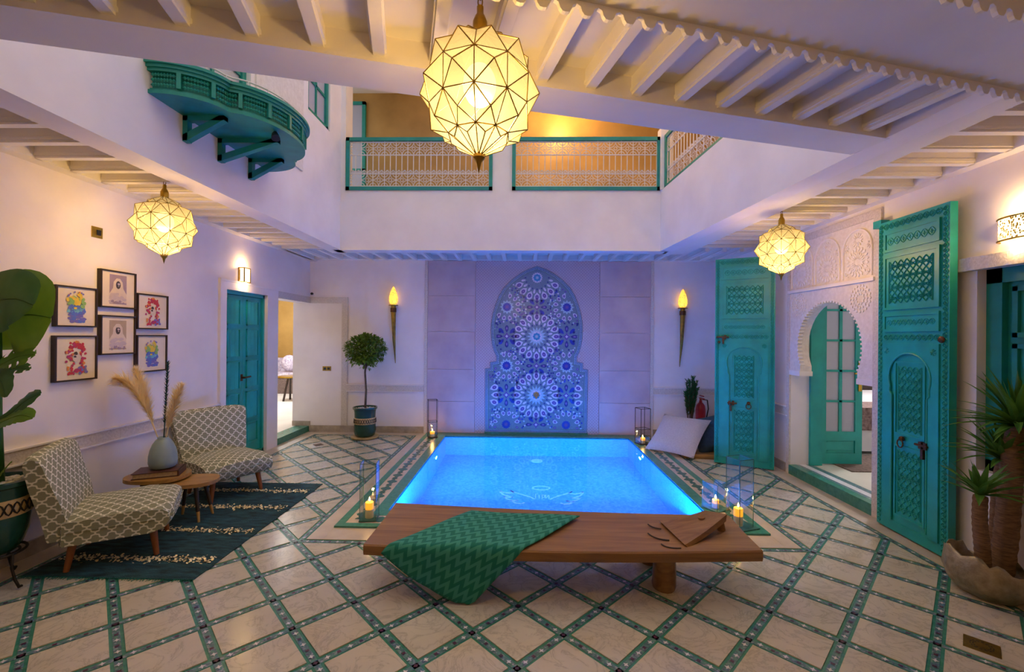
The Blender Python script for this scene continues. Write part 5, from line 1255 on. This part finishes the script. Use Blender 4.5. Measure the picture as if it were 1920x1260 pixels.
# ------------------------------------------------------------------ carved day-bed bench with headrest
BZ = .30
bn = thing('wooden_bench', 'long low carved wooden bench with raised headrest beside the pool', 'bench', (0, 0, 0))
fl, fr2, brr, bll = PZ(681, 1021, BZ), PZ(1431, 1033, BZ), PZ(1366, 966, BZ), PZ(743, 942, BZ)
m_ = MB(); n = 28; rows_ = []
for i in range(n+1):
    t_ = i/n; f_ = fl.lerp(fr2, t_); b_ = bll.lerp(brr, t_); sag = -.012*math.sin(math.pi*t_); f_ = f_+Vector((0, -.022*math.sin(math.pi*t_), 0))
    for (q, zz) in ((f_+Vector((0, .006, 0)), BZ-.062), (f_, BZ-.045), (f_, BZ-.008), (f_+Vector((0, .008, 0)), BZ), ((f_+b_)/2, BZ-.006), (b_+Vector((0, -.008, 0)), BZ), (b_, BZ-.008), (b_, BZ-.045), (b_+Vector((0, -.006, 0)), BZ-.062)): m_.v.append((q.x, q.y, zz+sag)); 
k = 9
for i in range(n):
    for j in range(k): m_.f.append((i*k+j, (i+1)*k+j, (i+1)*k+(j+1) % k, i*k+(j+1) % k)); m_.mi.append(0)
m_.f += [tuple(range(k)), tuple(range(n*k, n*k+k))[::-1]]; m_.mi += [0, 0]
m_.build('plank', 'benchwood', bn, 40)
lb = PZ(1250, 1110, 0)
for (x, y) in ((lb.x, lb.y+.05), (lb.x, lb.y+.36), (-.48, lb.y+.07), (-.48, lb.y+.38)):
    l_ = MB(); random.seed(int(x*10+y*3)); l_.lathe([(.066, 0), (.070, .02), (.067, .12), (.062, .2), (.066, BZ-.06)], 16, (x, y, 0), lambda a, i: 1+.04*math.sin(3*a+i)); l_.build('leg', 'benchwood', bn, 40)
h1, h2 = PZ(1236, 977, BZ), PZ(1284, 1023, BZ); ZH = .405; h3, h4 = PZ(1363, 964, ZH), PZ(1322, 957, ZH)
m_ = MB(); th = .045
top = [h1+Vector((0, 0, .004)), h2+Vector((0, 0, .004)), h3, h4]; bt = [h1+Vector((.02, 0, -.01)), h2+Vector((.02, 0, -.01)), h3+Vector((-.005, 0, -th)), h4+Vector((-.005, 0, -th))]
N_ = 6; vs = []
for lay in (top, bt):
    for i in range(N_+1):
        for j in range(N_+1):
            a = lay[0].lerp(lay[3], i/N_); b = lay[1].lerp(lay[2], i/N_); q = a.lerp(b, j/N_); q = q+Vector((0, 0, -.010*math.sin(math.pi*i/N_))); vs.append(tuple(q))
S = (N_+1)**2; fs = []
for i in range(N_):
    for j in range(N_): a = i*(N_+1)+j; fs += [(a, a+1, a+N_+2, a+N_+1), (S+a, S+a+N_+1, S+a+N_+2, S+a+1)]
rim_ = [i*(N_+1) for i in range(N_+1)]+[N_*(N_+1)+j for j in range(1, N_+1)]+[i*(N_+1)+N_ for i in range(N_-1, -1, -1)]+[j for j in range(N_-1, 0, -1)]
fs += [(rim_[i], rim_[(i+1) % len(rim_)], S+rim_[(i+1) % len(rim_)], S+rim_[i]) for i in range(len(rim_))]
m_.add(vs, fs); m_.build('headrest', 'benchwood', bn, 30)
for q in (h3, h4):
    l_ = MB(); l_.tube([(q.x-.035, q.y+(.03 if q is h3 else -.03), ZH-.03), (q.x-.02, q.y+(.03 if q is h3 else -.03), BZ-.006)], [.022, .027], 10); l_.build('headrest_foot', 'benchwood', bn, 40)
for (u0, v0, u1, v1, um, vm) in ((1215, 981, 1240, 990, 1222, 988), (1215, 998, 1255, 1011, 1228, 1010), (1240, 1018, 1277, 1026, 1250, 1027)):
    a, b, c = PZ(u0, v0, BZ), PZ(u1, v1, BZ), PZ(um, vm, BZ); g_ = MB(); g_.tube([tuple((a*(1-t_)**2+c*2*t_*(1-t_)+b*t_*t_)+Vector((0, 0, -.006))) for t_ in [k/8 for k in range(9)]], .004, 6); g_.build('carved_groove', 'darkwood', bn)
# green throw folded over the front edge
yF = fl.y-.012
def unroll(u, v): p = PZ(u, v, BZ+.008); return Vector((p.x, p.y))
def hang(u, v):
    p = PY(u, v, yF-.025); return Vector((p.x, yF-(BZ-p.z)))
qA, qB, qE = unroll(884, 957), unroll(1087, 967), Vector((unroll(708, 1032).x, yF-.03)); qD = hang(880, 1134)
def fold(q, k):
    if q.y >= yF+.03: return (q.x, q.y, BZ+.008+.004*math.sin(9*q.x+4*q.y))
    s_ = yF+.03-q.y; r = .03
    if s_ < r*math.pi/2: a = s_/r; return (q.x, yF+.03-r*math.sin(a)-.006, BZ+.008-r+r*math.cos(a))
    d = s_-r*math.pi/2; wv = .018*math.sin(8*q.x+1.0)*min(1, d*5); return (q.x, yF-.012-abs(wv)-.06*d, max(.012, BZ-.022-d))
m_ = MB(); nu, nv = 36, 48
for i in range(nu+1):
    for j in range(nv+1):
        u, v = i/nu, j/nv; bow = .05*math.sin(math.pi*v)*(u-.2)
        q = (qA*(1-u)+qB*u)*(1-v)+(qE*(1-u)+qD*u)*v + Vector((bow*.6, -.035*math.sin(math.pi*u)*v)); m_.v.append(fold(q, 0))
for i in range(nu):
    for j in range(nv): a = i*(nv+1)+j; m_.f.append((a, a+nv+1, a+nv+2, a+1)); m_.mi.append(0)
tw = m_.build('throw_blanket', 'throw', None, True); tag(tw, 'green zigzag woven throw draped over the bench', 'blanket')
ul = tw.data.uv_layers.new(name='UVMap')
for p in tw.data.polygons:
    for li in p.loop_indices: vi = tw.data.loops[li].vertex_index; ul.data[li].uv = ((vi//(nv+1))/nu, (vi % (nv+1))/nv)
sm = tw.modifiers.new('thickness', 'SOLIDIFY'); sm.thickness = .007; sm.offset = 1.0
# ------------------------------------------------------------------ glass lanterns and candles
def glass_lantern(c, h, s, rz, lab, base=None, z0=0.0, group='glass candle lanterns round the pool'):
    o = thing('glass_lantern', lab, 'lantern', (c[0], c[1], z0), rz, group); e = .003; b = s/2
    for k in range(4):
        m_ = MB(); m_.T = Matrix.Rotation(k*math.pi/2, 4, 'Z'); m_.box(-b+e, b-e, -b-.001, -b+.001, .008, h); m_.build('glass_pane', 'glass', o)
        q = MB(); q.T = Matrix.Rotation(k*math.pi/2, 4, 'Z'); q.box(-b-e*.6, -b+e*.6, -b-e*.6, -b+e*.6, .008, h); q.build('edge_strip', 'glassedge', o)
        q = MB(); q.T = Matrix.Rotation(k*math.pi/2, 4, 'Z'); q.box(-b, b, -b-e*.5, -b+e*.5, h-.004, h); q.build('top_edge', 'glassedge', o)
    bs = base or s+.012; MB().box(-bs/2, bs/2, -bs/2, bs/2, 0, .008).build('glass_base', 'glassedge', o)
    return o
def candle(c, h, r, lab, z0):
    o = thing('candle', lab, 'candle', (c[0], c[1], z0)); MB().lathe([(r, 0), (r, h*.55)], 16).build('wax_body', 'wax', o, 40); MB().lathe([(r, h*.55), (r, h*.97), (r*.9, h), (r*.5, h*.985), (0, h*.98)], 16).build('glowing_wax', 'waxlit', o, 40)
    MB().tube([(0, 0, h*.97), (.001, 0, h+.010)], .0015, 5).build('wick', 'black', o); f = MB(); f.lathe([(0, 0), (.006, .007), (.0075, .014), (.005, .024), (0, .038)], 10, (0, 0, h+.004)); f.build('flame', 'flame', o, True)
    lamp('candle_light', 'POINT', (c[0], c[1], z0+h+.06), .55, (1, .55, .16), .012)
ZT = ZC+.001
cL = (-1.225, 3.535); glass_lantern(cL, .46, .125, .12, 'tall glass lantern at the bench end of the pool beside the rug', None, ZT); candle(cL, .125, .033, 'single pillar candle in the tall lantern beside the rug', ZT+.0085)
cR = (1.735, 3.52); glass_lantern(cR, .54, .135, .35, 'tallest glass lantern with teal base behind the bench headrest', .20, ZT); candle((cR[0]-.012, cR[1]-.005), .135, .034, 'pillar candle in the tallest lantern behind the headrest', ZT+.0085)
cR2 = (1.70, 3.87); glass_lantern(cR2, .23, .15, .5, 'short glass lantern just behind the tallest lantern', None, ZT); candle((cR2[0], cR2[1]), .07, .028, 'short candle in the short lantern behind the headrest', ZT+.0085)
def frame_lantern(c, h, s, lab, z0):
    o = thing('glass_lantern', lab, 'lantern', (c[0], c[1], z0), .3, 'glass candle lanterns round the pool'); b = s/2
    MB().box(-b, b, -b, b, 0, .008).build('metal_base', 'iron', o)
    for k in range(4):
        q = MB(); q.T = Matrix.Rotation(k*math.pi/2, 4, 'Z'); q.box(-b, -b+.006, -b, -b+.006, 0, h); q.build('corner_rod', 'iron', o)
        q = MB(); q.T = Matrix.Rotation(k*math.pi/2, 4, 'Z'); q.box(-b, b, -b, -b+.006, h-.006, h); q.build('top_rod', 'iron', o)
        q = MB(); q.T = Matrix.Rotation(k*math.pi/2, 4, 'Z'); q.box(-b+.006, b-.006, -b+.002, -b+.004, .008, h*.42); q.build('glass_pane', 'glass', o)
        q = MB(); q.T = Matrix.Rotation(k*math.pi/2, 4, 'Z'); q.box(-b, b, -b, -b+.005, h*.42, h*.42+.005); q.build('middle_rod', 'iron', o)
    candle((c[0], c[1]), .075, .034, 'candle in the '+lab.split(' at ')[0].split('lantern')[0]+'lantern '+('beneath' if False else 'by')+(' the potted tree' if c[0] < 0 else ' the grey cushion'), z0+.0085)
frame_lantern((-1.30, 6.40), .55, .135, 'slim iron-framed lantern at the pool corner by the potted tree', ZT); frame_lantern((1.70, 6.18), .50, .155, 'wide iron-framed lantern at the pool corner by the grey cushion', ZT)
# ------------------------------------------------------------------ cushions, board, extinguisher, shrub
Lc, Bc = Vector((1.63, 5.86, .03)), Vector((2.05, 5.45, .03)); Tc = PY(1256, 782, 6.15); Rc = PY(1335, 794, 5.78)
ex = ((Bc-Lc)+(Rc-Tc)).normalized(); ey = ((Tc-Lc)+(Rc-Bc)); ey = (ey-ex*ey.dot(ex)).normalized(); ez = ex.cross(ey)
rotm = Matrix((ex, ey, ez)).transposed(); ctr = (Lc+Bc+Tc+Rc)/4
pillow('floor_cushion', tuple(ctr+Vector((0, 0, .02))), .32, .345, .075, rotm, 'cushion', 'large pale grey cushion leaning at the pool corner', 'cushion', 14)
pillow('floor_cushion', (2.50, 5.86, .235), .24, .24, .09, Matrix.Rotation(math.radians(62), 3, 'X') @ Matrix.Rotation(.2, 3, 'Z'), 'cushion2', 'slate blue cushion behind the pale grey one', 'cushion', 12)
bo = thing('wooden_tray', 'low pale wooden tray under the slate blue cushion', 'tray', (2.42, 5.73, 0), -.12)
MB().box(-.36, .36, -.26, .26, .004, .02).build('tray_base', 'board', bo)
for (a, b, c, d) in ((-.36, .36, -.26, -.24), (-.36, .36, .24, .26), (-.36, -.34, -.24, .24), (.34, .36, -.24, .24)): MB().box(a, b, c, d, .0, .055).build('tray_rim', 'board', bo)
o = thing('fire_extinguisher', 'red fire extinguisher standing against the back wall', 'extinguisher', (2.66, 6.58, 0))
MB().lathe([(.06, 0), (.07, .01), (.07, .44), (.06, .50), (.035, .535), (.022, .545), (.022, .57), (0, .57)], 20).build('cylinder', 'red', o, 40)
MB().lathe([(.0705, .17), (.0712, .171), (.0712, .29), (.0705, .291)], 20).build('label', 'white', o, 40)
q = MB().tube([(0, 0, .56), (0, 0, .60)], .016, 8).box(-.015, .015, -.11, .02, .60, .615).box(-.012, .012, -.10, .02, .64, .652); q.build('valve_handle', 'red', o); MB().tube([(.02, 0, .59), (.09, -.02, .58), (.11, -.01, .45), (.085, .0, .30), (.08, 0, .2)], .009, 8).build('hose', 'black', o, True)
random.seed(31); o = thing('potted_shrub', 'small leafy green shrub beside the fire extinguisher', 'plant', (2.45, 6.46, 0))
MB().lathe([(.07, 0), (.09, .02), (.11, .2), (.115, .22), (.1, .22), (.095, .19), (0, .18)], 20).build('pot', 'terracotta', o, 40)
for k in range(9):
    a = random.random()*6.28; top_ = Vector((.09*math.cos(a)+random.gauss(0, .02), .07*math.sin(a), random.uniform(.68, .93))); MB().tube([(0.02*math.cos(a), .02*math.sin(a), .18), tuple(top_)], .005, 6).build('stem', 'bark', o)
    lf = MB()
    for j in range(120):
        t_ = random.uniform(.35, 1.0); p = Vector((0, 0, .18)).lerp(top_, t_); b = random.random()*6.28; lf.blade(p, (math.cos(b)*.8, math.sin(b)*.8, 1.0), .062, .009, .4, 3)
    lf.build('foliage', 'shrub', o, kind='stuff')
# ------------------------------------------------------------------ potted ball tree
def pot_band(o, r, z0, z1, rfun):
    bd_ = MB(); bd_.lathe([(rfun(z0)+.001, z0), (rfun(z0)+.004, z0+.004), (rfun(z1)+.004, z1-.004), (rfun(z1)+.001, z1)], 32); bd_.build('painted_band', 'potband', o, 40)
    sc_ = MB(); zm = (z0+z1)/2; nn = 14
    for k in range(nn):
        for ph in (0, 1):
            pts_ = []
            for i in range(9):
                s_ = i/8; a = 2*math.pi*(k+s_)/nn; z = zm+(z1-z0)*.33*math.sin(2*math.pi*s_+ph*math.pi); rr = rfun(z)+.0055; pts_.append((rr*math.cos(a), rr*math.sin(a), z))
            sc_.tube(pts_, .0045, 5)
    sc_.build('scroll_pattern', 'iron', o, kind='stuff')
random.seed(41); o = thing('potted_tree', 'round-headed small tree in green glazed pot with saucer', 'potted tree', (-2.28, 6.36, 0))
MB().lathe([(.15, 0), (.19, .012), (.195, .03), (.17, .03), (.0, .025)], 28).build('saucer', 'potband', o, 40)
prf = [(.11, .026), (.14, .05), (.155, .12), (.15, .22), (.146, .30), (.15, .38), (.158, .42), (.172, .43), (.172, .455), (.155, .455), (.15, .43), (0, .425)]
def rf(z):
    for (r0, z0), (r1, z1) in zip(prf[:8], prf[1:9]):
        if z0 <= z <= z1: return r0+(r1-r0)*(z-z0)/max(1e-6, z1-z0)
    return .15
MB().lathe(prf, 32).build('pot', 'potgreen', o, 40); pot_band(o, .15, .215, .305, rf)
pe = MB()
for k in range(90): a = random.random()*6.28; r = .135*math.sqrt(random.random()); pe.ball((r*math.cos(a), r*math.sin(a), .43), random.uniform(.010, .018), 6, 4, (1, 1, .7))
pe.build('pebbles', 'pebble', o, True, kind='stuff')
MB().tube([(0, 0, .42), (.012, 0, .7), (-.008, .005, .95), (.005, 0, 1.12), (0, 0, 1.3)], [.017, .014, .013, .012, .008], 10).build('trunk', 'bark', o, True)
bc = MB()
for k in range(22): a = random.random()*6.28; e_ = random.uniform(.05, .5); bc.tube([(0, 0, 1.0+.2*random.random()), (.12*math.cos(a), .12*math.sin(a), 1.15+.15*e_), (.24*math.cos(a), .24*math.sin(a), 1.1+e_*.6)], [.006, .004, .002], 5)
bc.build('branches', 'bark', o, kind='stuff'); lf = MB()
for k in range(2300):
    a = random.random()*6.28; c_z = random.uniform(-1, 1); r = random.random()**.3; s_ = math.sqrt(1-c_z*c_z); p = Vector((.285*r*s_*math.cos(a), .285*r*s_*math.sin(a), 1.30+(.205 if c_z > 0 else .19)*r*c_z))
    if c_z < -.2 and random.random() < .45: p.z -= random.uniform(0, .10); p.x *= .92
    d = Vector((s_*math.cos(a), s_*math.sin(a), c_z*.6))+Vector((random.gauss(0, .5), random.gauss(0, .5), random.gauss(0, .5))); lf.blade(p, d, random.uniform(.045, .07), random.uniform(.014, .020), .6, 2, .2, lambda t_: (.25, 1.0, .05)[int(t_*2)])
lf.build('foliage', 'treeleaf', o, kind='stuff')
# ------------------------------------------------------------------ banana plant on iron stand
random.seed(51); bx_, by_ = -3.105, 2.52; o = thing('potted_banana_plant', 'tall banana plant in green glazed pot by the wall', 'potted plant', (bx_, by_, .2))
prf2 = [(.09, .0), (.115, .03), (.145, .12), (.158, .24), (.155, .33), (.16, .39), (.175, .40), (.178, .425), (.16, .43), (.15, .40), (0, .395)]
def rf2(z):
    for (r0, z0), (r1, z1) in zip(prf2[:6], prf2[1:7]):
        if z0 <= z <= z1: return r0+(r1-r0)*(z-z0)/max(1e-6, z1-z0)
    return .16
MB().lathe(prf2, 32).build('pot', 'potgreen', o, 40); pot_band(o, .17, .225, .325, rf2)
pe = MB()
for k in range(110): a = random.random()*6.28; r = .135*math.sqrt(random.random()); pe.ball((r*math.cos(a), r*math.sin(a), .405), random.uniform(.012, .022), 6, 4, (1, 1, .7))
pe.build('pebbles', 'pebble', o, True, kind='stuff')
def bleaf(pts, wd, mat, roll=0.0, tears=0.0, seg=22, nm='leaf'):
    P = [Vector(p) for p in pts]; m_ = MB(); n_ = seg; vs = []
    def cr(t_):
        x = t_*(len(P)-1); i = min(int(x), len(P)-2); f = x-i; a = P[max(0, i-1)]; b = P[i]; c = P[i+1]; d = P[min(len(P)-1, i+2)]
        return .5*((2*b)+(c-a)*f+(2*a-5*b+4*c-d)*f*f+(3*b-a-3*c+d)*f**3)
    for i in range(n_+1):
        t_ = i/n_; p = cr(t_); d = (cr(min(1, t_+.02))-cr(max(0, t_-.02))).normalized(); s_ = d.cross(Vector((0, 0, 1)))
        s_ = (s_ if s_.length > .05 else Vector((1, 0, 0))).normalized(); s_ = Matrix.Rotation(roll, 3, d) @ s_; nn = s_.cross(d); ww = max(.006, wd*max(0, math.sin(math.pi*min(1, max(0, (t_-.27)/.74+.01))))**.6)
        for k in range(-4, 5):
            f = k/4; q_ = p+s_*ww*f+nn*(ww*.22*abs(f)-ww*.30*f*f+.004*math.sin(i*2.5)*abs(f)); q_.x = max(q_.x, LX+.02-bx_); vs.append(tuple(q_))
    fs = []
    for i in range(n_):
        for k in range(8):
            if tears and i % 3 == 2 and k in (0, 1, 6, 7) and i > n_*.4: continue
            fs.append((i*9+k, (i+1)*9+k, (i+1)*9+k+1, i*9+k+1))
    m_.add(vs, fs); lf_ = m_.build(nm, mat, o, True); rb = MB(); rb.tube([tuple(cr(k/14)) for k in range(15)], [.009-.0005*k for k in range(15)], 6); rb.build('midrib', mat, lf_, True)
def L(u, v, y): q = PY(u, v, y); return (q.x-bx_, q.y-by_, q.z-.2)
MB().tube([(0, 0, .38), (-.02, .01, .8), (.0, .0, 1.2), (.01, 0, 1.5)], [.045, .036, .028, .016], 12).build('stem', 'shrub', o, True)
bleaf([(.0, 0, 1.3), L(-20, 655, 2.54), L(2, 606, 2.55), L(50, 590, 2.54), L(96, 596, 2.53)], .30, 'banana', 1.45)
bleaf([(0, 0, 1.2), L(-50, 640, 2.42), L(-25, 575, 2.40), L(25, 560, 2.38), L(62, 572, 2.37)], .19, 'banana2', 1.35)
bleaf([(0, 0, 1.1), L(-30, 700, 2.5), L(5, 682, 2.5), L(35, 668, 2.5), L(66, 664, 2.5)], .09, 'banana', 1.0, 1)
bleaf([(0, 0, 1.0), L(-30, 712, 2.48), L(5, 698, 2.47), L(32, 690, 2.46), L(56, 692, 2.45)], .05, 'banana2', .8, 1)
bleaf([(0, 0, .8), L(-20, 800, 2.5), L(20, 775, 2.5), L(50, 750, 2.5), L(76, 738, 2.5)], .075, 'banana2', .9)
bleaf([(0, 0, .7), L(-20, 805, 2.45), L(15, 786, 2.44), L(40, 778, 2.43), L(62, 783, 2.42)], .06, 'banana', .8)
bleaf([(0, 0, .5), L(-15, 910, 2.5), L(0, 890, 2.48), L(12, 876, 2.47), L(19, 868, 2.46)], .04, 'banana', .8)
bleaf([(0, 0, 1.1), L(-50, 740, 2.45), L(-15, 715, 2.43), L(2, 715, 2.42), L(10, 745, 2.41)], .07, 'banana2', 1.2)
bleaf([(0, 0, 1.5), (.03, -.15, 1.75), (.05, -.4, 1.8), (.06, -.6, 1.7)], .10, 'banana2', .3)
sd = thing('plant_stand', 'black wrought iron stand under the green glazed pot', 'plant stand', (bx_, by_, 0))
MB().tube([(.135*math.cos(a), .135*math.sin(a), .2) for a in [k*math.pi/12 for k in range(24)]], .008, 6, False, True).build('ring', 'iron', sd, True)
MB().tube([(.105*math.cos(a), .105*math.sin(a), .192) for a in [k*math.pi/12 for k in range(24)]], .007, 6, False, True).build('ring', 'iron', sd, True)
for k in range(3):
    a = -.12+k*2.094; q = [(r*math.cos(a), r*math.sin(a), z) for r, z in ((.10, .195), (.135, .2), (.13, .12), (.155, .05), (.185, .012), (.20, .022))]; MB().tube(q, .008, 6).build('leg', 'iron', sd, True)
# ------------------------------------------------------------------ yucca in hammered pot
random.seed(61); yx, yy_ = 2.77, 2.66; o = thing('potted_yucca', 'triple-trunk yucca palm in hammered metal pot by the shutters', 'potted plant', (yx, yy_, 0))
wobf = lambda a, i: 1+.03*math.sin(3*a+i)+.02*math.sin(7*a)
m_ = MB(); seg = 40; prf3 = [(.08, 0), (.13, .01), (.18, .06), (.205, .12), (.20, .17), (.195, .19), (.188, .19), (.185, .15), (.15, .12), (0, .11)]
vs = []
for i, (r, z) in enumerate(prf3):
    for k in range(seg):
        a = 2*math.pi*k/seg; up_ = (.055*(1-math.cos(a-.6))*.5+.018*math.sin(5*a)+.012*math.sin(11*a)) if 4 <= i <= 6 else 0; up_ += (.05 if (4 <= i <= 6 and math.cos(a-2.6) > .35) else 0); vs.append((r*wobf(a, i)*math.cos(a), r*wobf(a, i)*math.sin(a), z+up_-(.03 if 4 <= i <= 6 else 0)))
m_.add(vs, [(i*seg+k, i*seg+(k+1) % seg, (i+1)*seg+(k+1) % seg, (i+1)*seg+k) for i in range(len(prf3)-1) for k in range(seg)]+[tuple(range(seg))[::-1]]); m_.build('pot', 'potmetal', o, True)
MB().lathe([(.178, .10), (.1, .125), (0, .13)], 24).build('soil', 'soil', o, True)
def LY(u, v, y): q = PY(u, v, y); return Vector((q.x-yx, q.y-yy_, q.z))
def trunk(b, t_, r):
    m_ = MB(); n_ = 26; pts_ = [Vector(b).lerp(Vector(t_), k/n_)+Vector((.006*math.sin(k*.25), 0, 0)) for k in range(n_+1)]; m_.tube(pts_, [r*(1.08-.12*k/n_)*(1+(.05 if k % 2 else -.03)) for k in range(n_+1)], 14); m_.build('trunk', 'palmtrunk', o, True)
def head(c, n_, L_, lean, nm='leaf_crown'):
    lf = MB()
    for k in range(n_):
        a = k*2.399+random.random()*.3; el = random.uniform(.0, 1.35); d = Vector((math.cos(a)*math.cos(el), math.sin(a)*math.cos(el), math.sin(el)))+Vector(lean)
        x_room = c[0]+yx+d.x*L_*.8
        if x_room > 2.97: d.x -= (x_room-2.97)/L_*1.2
        lf.blade(c, d, L_*random.uniform(.75, 1.1), random.uniform(.017, .025), random.uniform(.3, .9), 7, .35)
    lf.build(nm, 'yucca', o, kind='stuff')
tA = LY(1838, 930, 2.62); tB = LY(1908, 800, 2.70); tC = LY(1879, 862, 2.76)
trunk((tA.x+.015, tA.y, .11), tA, .034); trunk((tB.x-.115, tB.y-.02, .11), tB, .052); trunk((tC.x-.06, tC.y, .11), tC, .030)
head(tA, 30, .24, (-.15, -.1, .2)); head(tB, 60, .36, (-.2, -.15, .15)); head(tC, 34, .28, (-.35, -.1, .1))
# ------------------------------------------------------------------ floor drains
def drain(p, s, ang, lab, mat):
    o = thing('floor_drain', lab, 'drain', (p[0], p[1], 0), ang); MB().box(-s/2, s/2, -s/2*.95, s/2*.95, 0, .003).build('brass_plate', mat, o)
    sl_ = MB()
    for r in (s*.22, s*.30):
        for k in range(14):
            a0, a1 = 2*math.pi*k/14, 2*math.pi*(k+.6)/14; sl_.add([(r*math.cos(a0), r*math.sin(a0), .0036), ((r+s*.035)*math.cos(a0), (r+s*.035)*math.sin(a0), .0036), ((r+s*.035)*math.cos(a1), (r+s*.035)*math.sin(a1), .0036), (r*math.cos(a1), r*math.sin(a1), .0036)], [(0, 1, 2, 3)])
    sl_.build('slots', 'black', o)
drain((2.266, 2.205), .128, math.radians(-45), 'square brass floor drain with ring of slots near the yucca pot', 'brass'); drain((-2.762, 5.924), .11, math.radians(-45), 'square brass floor drain in the paving by the passage step', 'bronze')
